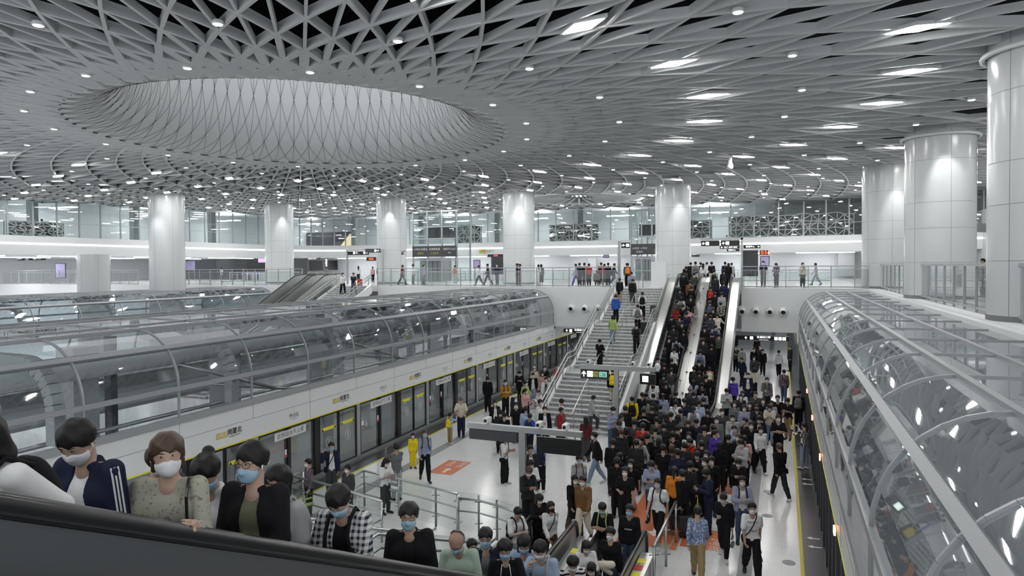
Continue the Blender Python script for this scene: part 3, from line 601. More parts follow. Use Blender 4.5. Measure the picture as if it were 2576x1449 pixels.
m = MB(); m.tube([(-2.855 - ox, 4.05 - oy, along(NP, 4.05) + .35), (-2.85 - ox, 4.12 - oy, along(NP, 4.05) + .345)], .008, 6); m.build('red_reflection', 'led_red', q)  # red dot reflection on the panel, put in as a glowing tip
for x, y, mt in ((-4.45, 15.1, 'sign_yellow'), (-4.28, 14.7, 'sign_yellow'), (-2.9, 15.1, 'sign_yellow'), (-2.9, 14.75, 'red'), (-2.9, 14.4, 'sign_yellow'), (-6.1, 14.7, 'sign_yellow'), (-6.1, 14.4, 'red')):
    z = along(NP, y) + .80
    m = MB(); m.box(x - .09 - ox, y - .13 - oy, z + .002, x + .09 - ox, y + .13 - oy, z + .008); m.build('safety_sticker', mt, q)
m = MB(); m.box(-3.0 - ox, 13.6 - oy, .0, -2.72 - ox, 15.6 - oy, .80); m.build('end_deck', 'steel', q)
def esc_incl(Y0, Y1, zt): return [(Y0, 0), (Y1, zt)]
GP2 = [(33.2, -.2), (45.4, 5.8), (46.2, 5.9), (47.6, 5.9)]
escalator('leftmost of the two distant escalators beyond the left canopy', -37.0, -35.9, GP2, [(-37.5, -37.15)], panel='steel_sheet', deck_h=.4); escalator('distant escalator nearest the far handrails beyond the left canopy', -35.3, -34.2, GP2, [(-35.75, -35.4), (-34.1, -33.7)], panel='steel_sheet', deck_h=.4)
staircase(-33.3, -30.3, 29.4, 1, 'distant stairs with two people beyond the left canopy', ((-33.3, -1), (-31.9, 0), (-30.3, 1)))
# ---- mezzanine railings
def railing(name, p0, p1, z, lab, h=1.42, sp=1.22, post=.05, top=.06, mid=True, gl='glass_rail', pm='frame_grey', zb=.05):
    p0, p1 = Vector(p0), Vector(p1); d = p1 - p0; L = d.length; d.normalize(); r = empty(name, (*p0, z), math.atan2(d.y, d.x), lab, 'railing'); n = max(1, round(L / sp))
    m = MB(); m.bar((0, 0, h - top / 2), (L, 0, h - top / 2), .07, top); m.build('top_rail', pm, r)
    if mid: m = MB(); m.bar((0, 0, h - .26), (L, 0, h - .26), .035, .035); m.build('mid_rail', pm, r)
    m = MB(); m.bar((0, 0, zb + .03), (L, 0, zb + .03), .06, .07); m.build('base_rail', pm, r)
    for i in range(n + 1): m = MB(); x = L * i / n; m.box(x - post / 2, -.04, 0, x + post / 2, .04, h - top); m.build('post', pm, r)
    m = MB(); m.quad((0, 0, zb + .06), (L, 0, zb + .06), (L, 0, h - (.28 if mid else top)), (0, 0, h - (.28 if mid else top))); m.build('glass_infill', gl, r)
    return r
railing('railing', (-76, YF + .12), (-56.6, YF + .12), MZ, 'far left end of the glass railing beside the short column')
railing('railing', (-51.5, YF + .12), (-37.6, YF + .12), MZ, 'glass railing above the distant canopy left of the far escalators')
railing('railing', (-30.2, YF + .12), (-10.5, YF + .12), MZ, 'long glass railing between the far stairs and the main stairs')
railing('railing', (-2.4, YF + .12), (5.5, YF + .12), MZ, 'glass railing above the four round air nozzles')
railing('railing', (5.56, 5.4), (5.56, YF + .1), MZ, 'long glass railing running along the right canopy toward the camera', sp=1.48, h=1.5, top=.09, mid=False, zb=.1)
for i, (xa, ya, xb, yb) in enumerate(((-40, 66, -24, 66), (-24, 70, -14, 70), (-58, 60, -44, 60), (-6, 66, 4, 66))):
    railing('barrier_rail', (xa, ya), (xb, yb), MZ, 'low steel barrier on the mezzanine, %s' % ('before the glass lift tower', 'between the two lift towers', 'behind the far left railing', 'right of the escalator tops')[i], h=1.05, sp=1.1, gl='glass_clear', pm='steel_dull')
# ---- air nozzles
def nozzle(x, lab):
    r = empty('air_nozzle', (x, YF - .01, 4.42), 0, lab, 'air vent', 'round air nozzles'); M = Matrix.Rotation(PI / 2, 4, 'X')
    m = MB(); m.lathe([(.34, 0), (.34, .05), (.27, .06), (.27, 0)], (0, 0, 0), 28).xf(M); m.build('flange', 'white_panel', r, smooth='auto')
    m = MB(); m.lathe([(.26, 0), (.25, .12), (.17, .3), (.14, .3), (.12, .05)], (0, 0, 0), 28, cap=False).xf(M @ Matrix.Rotation(.25, 4, 'X')); m.build('nozzle', 'white_panel', r, smooth='auto')
    m = MB(); m.lathe([(.135, .27), (.134, .272)], (0, 0, 0), 24).xf(M @ Matrix.Rotation(.25, 4, 'X')); m.build('bore', 'black', r)
for x, l in ((-2.41, 'first round air nozzle right of the escalator'), (-1.56, 'second round air nozzle right of the escalator'), (-.72, 'third round air nozzle right of the escalator'), (.08, 'fourth round air nozzle, closest to the right canopy'), (-13.97, 'round air nozzle closest to the left canopy end'), (-12.98, 'middle round air nozzle left of the stairs'), (-12.0, 'round air nozzle behind the stair glass')): nozzle(x, l)
# ---- lower glass barriers round the near escalators
def tube_rail(lab, pts, hs=(1.1, .72, .38), posts=True, extra=()):
    p0 = pts[0]; r = empty('tube_railing', (p0[0], p0[1], 0), 0, lab, 'railing'); P = [(p[0] - p0[0], p[1] - p0[1]) for p in pts]
    for i, h in enumerate(hs): m = MB(); m.tube([(x, y, h) for x, y in P], .035 if i == 0 else .025, 8); m.build('rail', 'steel', r, smooth=True)
    for a, b in zip(P, P[1:]):
        L = math.dist(a, b); n = max(1, round(L / 1.35))
        for i in range(n + 1):
            x, y = a[0] + (b[0] - a[0]) * i / n, a[1] + (b[1] - a[1]) * i / n; m = MB(); m.tube([(x, y, 0), (x, y, 1.08)], .032, 8)
            for h in (.3, .9): m.tube([(x - .1, y - .05, h), (x + .1, y + .05, h)], .016, 6)
            m.build('post', 'steel', r, smooth=True)
        m = MB(); m.quad((a[0], a[1] - .06, .08), (b[0], b[1] - .06, .08), (b[0], b[1] - .06, 1.16), (a[0], a[1] - .06, 1.16)); m.build('glass_panel', 'glass_clear', r)
    return r
A = lambda x, y, z=1.1: (lambda v: (v.x, v.y))(atz(x, y, z))
r = tube_rail('steel tube railing with glass closing the gap left of the near escalators', [A(874, 1207), A(916, 1184), A(1096, 1228), A(1150, 1243)])
tube_rail('glass barrier with steel posts ending at the near escalator newel', [A(1153, 1240), A(1204, 1245), A(1250, 1257), A(1300, 1275)], hs=(.95, .6))
tube_rail('left steel tube railing in front of the man in the navy blazer', [A(762, 1184), A(735, 1197), A(842, 1224), A(960, 1262)])
tube_rail('short glass barrier with one sloping handrail right of the near escalator', [(-2.62, 18.4), (-2.66, 15.3)], hs=(1.1,))
# ================================================================ SIGNS
def sign_board(r, x0, x1, z0, z1, d, name='sign_panel', m_='dark_panel', y=0.):
    m = MB(); m.box(x0, y - d / 2, z0, x1, y + d / 2, z1); return m.build(name, m_, r)
def txt(r, b, s, x, z, y, m_='letter_lit', al='CENTER', bold=.0): return text_obj(b, s, 'lettering', m_, r, frame((x, y, z), (1, 0, 0), (0, 0, 1)), al, bold=bold)
def glyph_arrow(r, x, z, y, ang, L, m_='letter_lit'):
    P = [(-.5, 0), (-.0, .42), (.1, .3), (-.18, .08), (.5, .08), (.5, -.08), (-.18, -.08), (.1, -.3), (-.0, -.42)]; c, s = math.cos(ang), math.sin(ang)
    m = MB(); m.quad(*[(x + L * (a * c - b * s), y, z + L * (a * s + b * c)) for a, b in P]); return m.build('arrow', m_, r)
def square(r, x, z, y, s, m_, name='pictogram'): m = MB(); m.box(x - s / 2, y - .004, z - s / 2, x + s / 2, y, z + s / 2); return m.build(name, m_, r)
# near pole sign with blank boards
r = empty('pole_sign', (-7.09, 18.7, 0), 0, 'near T shaped pole sign with blank grey and black boards', 'sign')
m = MB(); m.box(-.1, -.07, 0, .1, .07, 2.62); m.build('pole', 'steel_dull', r); m = MB(); m.box(-1.75, -.09, 2.52, 1.82, .09, 2.68); m.build('crossbar', 'steel_dull', r)
sign_board(r, -1.7, -.16, 2.2, 2.5, .16, 'blank_board', 'dark_grey'); sign_board(r, .45, 1.78, 1.98, 2.44, .1, 'display_screen', 'black')
m = MB()
for x in (.6, 1.6): m.box(x - .02, -.02, 2.44, x + .02, .02, 2.52)
m.build('hanger', 'steel_dull', r)
def camera_on(x, y, z, lab):
    r = empty('security_camera', (x, y, z), 0, lab, 'camera'); m = MB(); m.box(-.07, -.2, .06, .07, .12, .2); m.build('housing', 'white_paint', r); m = MB(); m.tube([(0, 0, 0), (0, 0, .07)], .03, 8); m.build('mount', 'white_paint', r); m = MB(); m.tube([(0, -.2, .13), (0, -.21, .13)], .05, 10); m.build('lens', 'black', r)
for x, l in ((-8.2, 'white camera on the left of the near pole sign'), (-5.75, 'white camera box on the right of the near pole sign'), (-6.55, 'white camera box near the middle of the pole sign')): camera_on(x, 18.7, 2.68, l)
# far pole sign with lit pictograms
r = empty('pole_sign', (-6.3, 27.5, 0), 0, 'far T shaped pole sign with lit white arrow at the stair foot', 'sign')
m = MB(); m.box(-.09, -.07, 0, .09, .07, 3.2); m.build('pole', 'steel_dull', r); m = MB(); m.box(-1.55, -.08, 3.12, 1.6, .08, 3.3); m.build('crossbar', 'steel_dull', r)
b = sign_board(r, -1.5, -.32, 2.72, 3.1, .12); glyph_arrow(b, -1.36, 2.92, -.063, -PI / 2, .24, 'letter_lit'); square(b, -1.1, 2.92, -.062, .24, 'pictogram_lit'); square(b, -1.1, 2.92, -.067, .15, 'letter_lit', 'pictogram_core'); square(b, -.85, 2.92, -.062, .22, 'gold_sign'); txt(b, '14', .16, -.85, 2.92, -.068, 'letter_black')
m = MB(); m.box(-.7, -.063, 2.82, -.4, -.061, 3.02); m.build('green_border', 'letter_green', b); m = MB(); m.box(-.68, -.068, 2.84, -.42, -.065, 3.0); m.build('exit_field', 'dark_panel', b); txt(b, '出口', .12, -.55, 2.92, -.072, 'letter_green')
b = sign_board(r, .98, 1.6, 2.62, 3.04, .2, 'sign_panel', 'black'); square(b, 1.2, 2.84, -.103, .24, 'pictogram_lit'); square(b, 1.2, 2.84, -.108, .15, 'letter_lit', 'pictogram_core')
for x, l in ((-7.45, 'white camera on the left of the far pole sign'), (-5.6, 'white camera on the middle of the far pole sign'), (-4.95, 'white camera on the right of the far pole sign')): camera_on(x, 27.5, 3.3, l)
# hanging black direction signs under the soffit
def hang(x0, x1, z0, z1, lab, items, y=47.45):
    r = empty('hanging_sign', ((x0 + x1) / 2, y, z1), 0, lab, 'sign'); c = (x0 + x1) / 2
    m = MB(); m.box(x0 - c, -.05, z0 - z1, x1 - c, .05, 0); m.build('sign_panel', 'black', r)
    m = MB()
    for x in (x0 - c + .3, x1 - c - .3): m.box(x - .02, -.02, 0, x + .02, .02, 3.05 - z1 if z1 < 3.05 else .3)
    m.build('hanger', 'steel_dull', r)
    for kind, x, s, b in items:
        if kind == 'a': glyph_arrow(r, x - c, (z0 - z1) / 2, -.055, -PI / 2, s)
        elif kind == 's': square(r, x - c, (z0 - z1) / 2, -.052, s, 'letter_lit'); txt(r, b, s * .6, x - c, (z0 - z1) / 2, -.058, 'letter_black')
        else: txt(r, b, s, x - c, (z0 - z1) / 2 + (.06 if kind == 't' else -.1), -.055)
    return r
hang(-2.87, .44, 2.46, 2.74, 'black hanging sign with white arrow below the four air nozzles', [('a', -2.2, .2, ''), ('s', -1.85, .2, '10'), ('t', -1.1, .17, '往福田口岸'), ('u', -1.1, .07, 'to Futian Checkpoint'), ('s', -.35, .2, '厕'), ('s', -.1, .2, '梯'), ('s', .15, .2, '⬈')])
hang(-14.73, -12.4, 2.58, 2.86, 'black hanging sign with white arrow left of the stairs', [('a', -14.5, .2, ''), ('s', -14.2, .2, '10'), ('t', -13.5, .17, '往福田口岸'), ('u', -13.5, .07, 'to Futian Checkpoint'), ('s', -12.85, .2, '梯'), ('s', -12.6, .2, '厕')])
# mezzanine gantry signs beside the escalator tops
r = empty('gantry_sign', (-2.46, 47.6, MZ), 0, 'gantry with black arrow signs above the escalator tops', 'sign')
m = MB(); m.box(-.06, -.06, 0, .06, .06, 3.3); m.build('pole', 'steel_dull', r); m = MB(); m.box(-2.65, -.06, 3.16, .06, .06, 3.3); m.build('crossbar', 'steel_dull', r)
for x0, x1 in ((-2.62, -1.42), (-1.33, -.14)):
    b = sign_board(r, x0, x1, 2.78, 3.13, .1, 'sign_panel', 'black'); glyph_arrow(b, x0 + .17, 2.955, -.055, 0, .22); square(b, x0 + .42, 2.955, -.053, .22, 'pictogram_lit')
b = sign_board(r, -1.4, -.15, 2.58, 2.77, .08, 'sign_panel', 'black'); glyph_arrow(b, -1.27, 2.67, -.045, 0, .15); txt(b, '出口 售票 厕所', .13, -.7, 2.67, -.045)
b = sign_board(r, -.95, -.16, 2.4, 2.56, .08, 'sign_panel', 'black'); txt(b, '客服中心', .12, -.62, 2.48, -.045)
b = sign_board(r, .1, 1.15, 2.58, 2.8, .08, 'sign_panel', 'black'); txt(b, '客服中心', .14, .52, 2.69, -.045); glyph_arrow(b, 1.03, 2.69, -.045, PI, .15)
for x in (-1.38, -.1): m = MB(); m.lathe([(.05, 0), (.05, .08)], (x, -.09, 3.06), 10); m.build('small_lamp', 'letter_lit', r)
for x, l in ((-4.75, 'black dome camera on the left of the gantry sign'), (-3.4, 'black dome camera on the middle of the gantry sign')): camera_on(x, 47.6, MZ + 3.3, l)
def board(x0, x1, z0, z1, y, lab, m_='dark_panel', cat='board', frame_m=None, text=None, legs=True, ts=.2, tm='letter_lit', nm='notice_board'):
    c = (x0 + x1) / 2; r = empty(nm, (c, y, MZ), 0, lab, cat); m = MB(); m.box(x0 - c, -.04, z0 - MZ, x1 - c, .04, z1 - MZ); m.build('panel', m_, r)
    if legs: m = MB(); [m.box(x - .03, -.03, 0, x + .03, .03, z0 - MZ + .05) for x in (x0 - c + .08, x1 - c - .08)]; m.build('leg', 'frame_grey', r)
    if frame_m: m = MB(); [m.box(a, -.05, b, a2, .05, b2) for a, b, a2, b2 in ((x0 - c - .06, z0 - MZ - .06, x0 - c, z1 - MZ + .06), (x1 - c, z0 - MZ - .06, x1 - c + .06, z1 - MZ + .06), (x0 - c, z1 - MZ, x1 - c, z1 - MZ + .06), (x0 - c, z0 - MZ - .06, x1 - c, z0 - MZ))]; m.build('frame', frame_m, r)
    if text: txt(r, text, ts, 0, (z0 + z1) / 2 - MZ, -.05, tm)
    return r
def pxboard(xa, ya, xb, yb, Y, lab, **k): a, b = aty(xa, ya, Y), aty(xb, yb, Y); return board(a.x, b.x, b.z, a.z, Y, lab, **k)
pxboard(1868, 630, 1907, 695, 48.2, 'dark blank poster board right of the escalator tops', m_='dark_grey')
pxboard(1911, 630, 1933, 641, 60, 'red digital clock reading 10:56 right of the poster board', m_='black', text='10:56', ts=.4, tm='led_red', legs=False, nm='digital_clock', cat='clock')
pxboard(922, 647, 946, 656, 70, 'red digital clock beyond the far stairs', m_='black', text='10:56', ts=.32, tm='led_red', legs=False, nm='digital_clock', cat='clock')
pxboard(1914, 646, 1934, 668, 62, 'framed notice behind the masked man at the railing', m_='lavender', frame_m='dark_grey')
pxboard(1192, 655, 1207, 672, 76, 'framed grey notice left of the dark poster wall', m_='lavender', frame_m='dark_grey')
pxboard(1236, 645, 1268, 690, 60, 'dark poster wall left of the second white column', m_='dark_panel')
pxboard(1227, 640, 1268, 646, 60.2, 'narrow red text display above the dark poster wall', m_='black', text='10:56', ts=.2, tm='led_red', legs=False, cat='sign')
pxboard(752, 652, 773, 690, 58, 'dark upright poster board left of the far escalators', m_='dark_grey')
pxboard(621, 656, 668, 680, 72, 'black shop opening left of the slim column', m_='black', cat='shop', nm='shop_front')
pxboard(778, 656, 812, 680, 75, 'black shop opening behind the far escalator tops', m_='black', cat='shop', nm='shop_front'); pxboard(826, 655, 850, 679, 75, 'second black shop opening right of the vertical sign', m_='black', cat='shop', nm='shop_front')
pxboard(818, 646, 825, 676, 74, 'upright blue sign between the two black shop openings', m_='dark_panel', text='岗\n厦\n北', ts=.35, cat='sign', legs=False)
pxboard(766, 648, 806, 653, 73, 'black strip sign above the far escalators', m_='dark_panel', text='往出口方向', ts=.26, cat='sign', legs=False)
pxboard(589, 645, 617, 651, 70, 'small dark direction sign left of the black shop opening', m_='dark_panel', text='地铁商业→', ts=.25, cat='sign', legs=False)
pxboard(650, 647, 668, 660, 71, 'purple lit screen above the black shop opening', m_='purple_lit', cat='screen', legs=False)
pxboard(459, 657, 490, 680, 70, 'lavender advertising panel at the left of the mezzanine', m_='lavender', cat='panel')
pxboard(27, 645, 62, 655, 51, 'left of the two small dark signs under the gallery at far left', m_='dark_panel', text='自动售票机', ts=.3, cat='sign', legs=False)
pxboard(73, 646, 115, 654, 51, 'right of the two small dark signs under the gallery at far left', m_='black', text='出口 1 2 3', ts=.3, cat='sign', legs=False)
pxboard(141, 664, 165, 698, 49, 'framed portrait notice board at the far left railing', m_='lavender', frame_m='dark_grey')
pxboard(1519, 633, 1531, 647, 76, 'small hanging screen on the wall left of the second lift', m_='lavender', frame_m='dark_grey', legs=False)
pxboard(1480, 650, 1500, 700, 79, 'grey wall door left of the second lift', m_='grey', cat='door', legs=False, nm='service_door')
pxboard(1740, 632, 1760, 646, 78, 'two line dark sign on the wall right of the tall column', m_='dark_panel', text='出口 A', ts=.25, cat='sign', legs=False)
pxboard(2108, 622, 2150, 695, 79, 'grey recess in the back wall near the right columns', m_='grey', cat='door', legs=False, nm='service_door')
a = aty(1215, 632, 74.9); r = empty('line_sign', (a.x, 74.85, a.z), 0, 'yellow 14 line number on the gallery edge', 'sign'); m = MB(); m.box(-.45, -.02, -.22, .35, .02, .22); m.build('plate', 'gold_sign', r); txt(r, '14号线', .28, -.05, 0, -.03, 'letter_black'); txt(r, '岗厦北', .34, 1.0, 0, -.03, 'grey')
# gantry beside the far stairs
a = aty(874, 720, 52); r = empty('gantry_sign', (a.x, 52, MZ), 0, 'gantry with black signs and white arrows above the far stairs', 'sign')
m = MB(); m.box(-.07, -.07, 0, .07, .07, 3.1); m.build('pole', 'steel_dull', r); m = MB(); m.box(-.07, -.06, 2.98, 3.9, .06, 3.1); m.build('crossbar', 'steel_dull', r)
for x0, x1, t in ((.1, 1.22, '出口'), (1.3, 2.3, ''), (2.0, 3.5, '')): b = sign_board(r, x0, x1, 2.62 + (.18 if x0 == 2.0 else 0), 2.95 + (.2 if x0 == 2.0 else 0), .1 + .1 * (x0 == 2.0), 'sign_panel', 'black' if x0 < 2 else 'dark_grey'); glyph_arrow(b, x1 - .15, 2.8 + (.18 if x0 == 2.0 else 0), -.14 if x0 == 2.0 else -.06, PI, .2); square(b, x1 - .42, 2.8 + (.18 if x0 == 2.0 else 0), -.12 if x0 == 2.0 else -.06, .2, 'letter_lit')
a = aty(964, 668, 51.9); m = MB(); m.box(a.x - .07, 51.8, MZ, a.x + .07, 51.94, MZ + 3.1); simple('sign_pole', m, 'steel_dull', 'square grey pole before the column with the arrow', 'pole')
a = aty(1558, 660, 49.5); m = MB(); m.box(a.x - .09, 49.4, MZ, a.x + .09, 49.6, MZ + 3.3); simple('sign_pole', m, 'steel_dull', 'square grey pole at the top of the main stairs', 'pole')
a = aty(1574, 617, 49.5); r = empty('arrow_sign', (a.x, 49.5, a.z), 0, 'small black sign with white left arrow beside the second lift', 'sign'); m = MB(); m.box(-.32, -.05, -.2, .32, .05, .2); m.build('panel', 'black', r); glyph_arrow(r, -.15, 0, -.06, 0, .24); square(r, .15, 0, -.055, .22, 'pictogram_lit')
a = aty(1016, 636, 53.0); r = empty('arrow_decal', (a.x - .1, 53.02, a.z), 0, 'dark diagonal arrow on the column beside the lift', 'sign'); glyph_arrow(r, 0, 0, 0, PI / 4, .5, 'letter_black')
a = aty(2445, 660, 40); r = empty('pole_sign', (a.x, 40, MZ), 0, 'grey pole sign with slanted board between the two right columns', 'sign'); m = MB(); m.box(-.1, -.1, 0, .1, .1, 3.55); m.build('pole', 'frame_grey', r); m = MB(); m.bar((-.9, -1.0, 3.3), (1.1, 1.6, 3.3), .14, .44); m.build('blank_board', 'grey', r); m = MB(); m.box(-.12, -.12, 3.0, .02, -.1, 3.66); m.build('end_cap', 'black', r)
# glass lift towers
def lift(px0, px1, yb, lab, ztop, bands):
    a, b = atz(px0, yb, MZ), atz(px1, yb, MZ); c = (a.x + b.x) / 2; w2 = (b.x - a.x) / 2; y = a.y; D = 3.2; h = ztop - MZ; r = empty('glass_lift', (c, y, MZ), 0, lab, 'lift')
    m = MB(); m.quad((-w2, 0, 0), (w2, 0, 0), (w2, 0, h), (-w2, 0, h)); m.quad((-w2, 0, 0), (-w2, D, 0), (-w2, D, h), (-w2, 0, h)); m.quad((w2, 0, 0), (w2, D, 0), (w2, D, h), (w2, 0, h)); m.build('glass_shaft', 'glass_gallery', r)
    for x in (-w2, -w2 * .33, w2 * .33, w2):
        for yy in (0, D): m = MB(); m.box(x - .07, yy - .07, 0, x + .07, yy + .07, h); m.build('post', 'frame_grey', r)
    m = MB(); [m.box(-w2, -.05, z - .06, w2, .05, z + .06) for z in (1.0, 2.2, 4.4, 5.6, h - .1)]; m.build('crossbar', 'frame_grey', r)
    m = MB(); m.box(-w2 * .8, .5, .05, w2 * .2, D - .4, 2.35); m.build('lift_car', 'frame_grey', r); m = MB(); m.box(-w2 * .6, 1, 4.4, w2 * .5, D - .6, 5.6); m.build('machine_box', 'dark_panel', r)
    m = MB(); m.box(-w2, -.12, 2.55, w2, -.06, 3.65); q = m.build('sign_band', 'dark_grey', r)
    for t, s, x, z, mm in bands: txt(q, t, s, x * w2, z, -.14, mm)
    for x in (-.1, .12): m = MB(); m.box(x * w2 - .02, -.02, .1, x * w2 + .02, .02, 2.1); m.build('door_edge', 'black', r)
    return r
lift(1040, 1155, 708, 'glass lift tower with dark sign band left of the second column', 13.2, [('14号线 岗厦北', .26, -.62, 3.3, 'letter_white'), ('往出口', .24, -.62, 2.9, 'gold_sign'), ('无障碍电梯', .26, .02, 3.3, 'letter_white'), ('1 2 3 4', .3, .02, 2.9, 'sign_yellow'), ('客服中心出口', .24, .7, 3.3, 'letter_white'), ('Exit', .2, .7, 2.95, 'letter_white')])
lift(1588, 1668, 706, 'second glass lift tower partly hidden by the tall column', 13.0, [('10号线 11号线', .24, -.45, 3.2, 'letter_white'), ('往福田', .22, -.45, 2.85, 'letter_white'), ('1 2', .34, .6, 2.95, 'sign_yellow')])
# ticket gates and boxes
for i, px in enumerate((619, 630, 645, 653, 660)):
    a = atz(px, 706, MZ); r = empty('ticket_gate', (a.x, a.y, MZ), 0, 'steel ticket gate post with violet light, %s from the left' % ordn[i], 'ticket gate', 'ticket gates'); m = MB(); m.box(-.12, -.5, 0, .12, .5, .95); m.build('cabinet', 'steel', r); m = MB(); m.box(-.1, -.51, .8, .1, -.5, .9); m.build('light', 'purple_lit', r)
a = atz(2166, 700, MZ); r = empty('help_desk', (a.x, a.y, MZ), 0, 'grey desk with violet light left of the right columns', 'desk'); m = MB(); m.box(-1.0, -.5, 0, 1.0, .5, 1.0); m.build('cabinet', 'white_panel', r); m = MB(); m.box(-.9, -.52, .86, .2, -.5, .92); m.build('light', 'purple_lit', r)
a = atz(1655, 722, MZ); m = MB(); m.box(a.x - .5, a.y + .2, MZ, a.x + .5, a.y + 1.0, MZ + 1.75); simple('white_cabinet', m, 'white_panel', 'white cabinet block at the top of the main stairs', 'cabinet')
a = atz(1640, 722, MZ)
# gates seen through the right railing
for i in range(7):
    r = empty('ticket_gate', (10.5, 24 + 2.1 * i, MZ), 0, 'ticket gate behind the right glass railing, %s from the camera' % ordn[i], 'ticket gate', 'ticket gates behind the right railing'); m = MB(); m.box(-.9, -.13, 0, .9, .13, 1.0); m.build('cabinet', 'steel_dull', r); m = MB(); m.box(-.7, -.12, 1.0, .7, .12, 1.05); m.build('top_plate', 'dark_panel', r)
w = MB(); w.box(16, 4, MZ, 16.3, 74, 12); struct('wall_right', w, 'white_wall', label='white wall beyond the right columns')
# smoke detector like globe under the ceiling
a = atz(1837, 425, 12.6); r = empty('globe_camera', (a.x, a.y, 12.9), 0, 'white globe camera hanging below the ceiling at centre right', 'camera'); m = MB(); m.lathe([(.02, -.34), (.14, -.28), (.17, -.16), (.12, 0)], (0, 0, 0), 16); m.build('globe', 'white_paint', r, smooth=True); m = MB(); m.lathe([(.1, 0), (.1, .3)], (0, 0, 0), 12); m.build('stem', 'white_paint', r)
# ================================================================ PEOPLE: one continuous body per pose, grown from a distance field
def field(prims, lo, n, h, fill=.2):
    D = np.full(n, fill, np.float32)
    for a, b, ra, rb, k, s in prims:
        R = max(ra, rb); mg = k + 2.5 * h
        i0 = np.maximum(0, np.floor((np.array([min(a[i], b[i]) - R / s[i] - mg for i in range(3)]) - lo) / h).astype(int)); i1 = np.minimum(n, np.ceil((np.array([max(a[i], b[i]) + R / s[i] + mg for i in range(3)]) - lo) / h).astype(int) + 1)
        X = [(lo[i] + h * np.arange(i0[i], i1[i])) * s[i] for i in range(3)]
        a2 = [a[i] * s[i] for i in range(3)]; d = [b[i] * s[i] - a2[i] for i in range(3)]; L = d[0] ** 2 + d[1] ** 2 + d[2] ** 2
        px, py, pz = (X[0] - a2[0])[:, None, None], (X[1] - a2[1])[None, :, None], (X[2] - a2[2])[None, None, :]
        t = np.clip((px * d[0] + py * d[1] + pz * d[2]) / L, 0, 1) if L > 1e-10 else 0.
        q = np.sqrt((px - t * d[0]) ** 2 + (py - t * d[1]) ** 2 + (pz - t * d[2]) ** 2) - (ra + (rb - ra) * t)
        V = D[i0[0]:i1[0], i0[1]:i1[1], i0[2]:i1[2]]
        hh = np.maximum(k - np.abs(V - q), 0) / k; V[...] = np.minimum(V, q) - hh * hh * k * .25
    return D
def surf(prims, h, pad=.05, cuts=(), extra=None, ek=.02):
    """prims: list of (a, b, ra, rb, k, scale) tapered capsules blended with radius k; cuts trim them; extra: prims joined after the trim."""
    al = prims + (extra or [])
    A = np.array([[min(a[i], b[i]) - max(ra, rb) / s[i] for i in range(3)] for a, b, ra, rb, k, s in al]); B = np.array([[max(a[i], b[i]) + max(ra, rb) / s[i] for i in range(3)] for a, b, ra, rb, k, s in al])
    lo = A.min(0) - pad; n = np.ceil((B.max(0) + pad - lo) / h).astype(int) + 1
    D = field(prims, lo, n, h)
    if cuts:
        P = np.meshgrid(*[lo[i] + h * np.arange(n[i]) for i in range(3)], indexing='ij', sparse=True)
        for c in cuts: D = c(P, D)
    if extra: q = field(extra, lo, n, h); hh = np.maximum(ek - np.abs(D - q), 0) / ek; D = np.minimum(D, q) - hh * hh * ek * .25
    D[0], D[-1], D[:, 0], D[:, -1], D[:, :, 0], D[:, :, -1] = .1, .1, .1, .1, .1, .1
    return nets(D.astype(np.float32), lo, h)
def nets(D, lo, h):
    S = D < 0; n = D.shape; c = [n[0] - 1, n[1] - 1, n[2] - 1]
    cnt = np.zeros(c, np.int8); pos = np.zeros(c + [3], np.float32); num = np.zeros(c, np.int8)
    sl = lambda o: tuple(slice(o[i], o[i] + c[i]) for i in range(3))
    for ax in range(3):
        for u in (0, 1):
            for v in (0, 1):
                o = [0, 0, 0]; o[(ax + 1) % 3] = u; o[(ax + 2) % 3] = v; o2 = list(o); o2[ax] = 1
                a, b = D[sl(o)], D[sl(o2)]; x = S[sl(o)] != S[sl(o2)]
                if not x.any(): continue
                t = a[x] / (a[x] - b[x]); w = np.zeros((len(t), 3), np.float32); w[:, (ax + 1) % 3] = u; w[:, (ax + 2) % 3] = v; w[:, ax] = t
                pos[x] += w; num[x] += 1
    act = num > 0; idx = np.full(c, -1, np.int32); idx[act] = np.arange(act.sum()); I = np.argwhere(act)
    V = (I + pos[act] / num[act][:, None]) * h + lo; F = []
    for ax in range(3):
        u, v = (ax + 1) % 3, (ax + 2) % 3; o2 = [slice(None)] * 3; o1 = [slice(None)] * 3; o1[ax] = slice(0, -1); o2[ax] = slice(1, None)
        E = np.argwhere(S[tuple(o1)] != S[tuple(o2)])
        E = E[(E[:, u] > 0) & (E[:, v] > 0) & (E[:, u] < c[u]) & (E[:, v] < c[v])]
        if len(E) == 0: continue
        def g(du, dv): q = E.copy(); q[:, u] -= du; q[:, v] -= dv; return idx[q[:, 0], q[:, 1], q[:, 2]]
        f = np.stack([g(1, 1), g(0, 1), g(0, 0), g(1, 0)], 1); ins = S[E[:, 0], E[:, 1], E[:, 2]]; f[~ins] = f[~ins][:, ::-1]; F.append(f)
    return V, np.concatenate(F) if F else np.zeros((0, 4), int)
def np_mesh(name, V, F, smooth=True):
    me = bpy.data.meshes.new(name); me.vertices.add(len(V)); me.vertices.foreach_set('co', np.asarray(V, np.float32).ravel()); k = F.shape[1]
    me.loops.add(F.size); me.loops.foreach_set('vertex_index', F.astype(np.int32).ravel()); me.polygons.add(len(F)); me.polygons.foreach_set('loop_start', np.arange(0, F.size, k, dtype=np.int32)); me.polygons.foreach_set('loop_total', np.full(len(F), k, np.int32))
    me.polygons.foreach_set('use_smooth', [smooth] * len(F)); me.update(calc_edges=True); return me
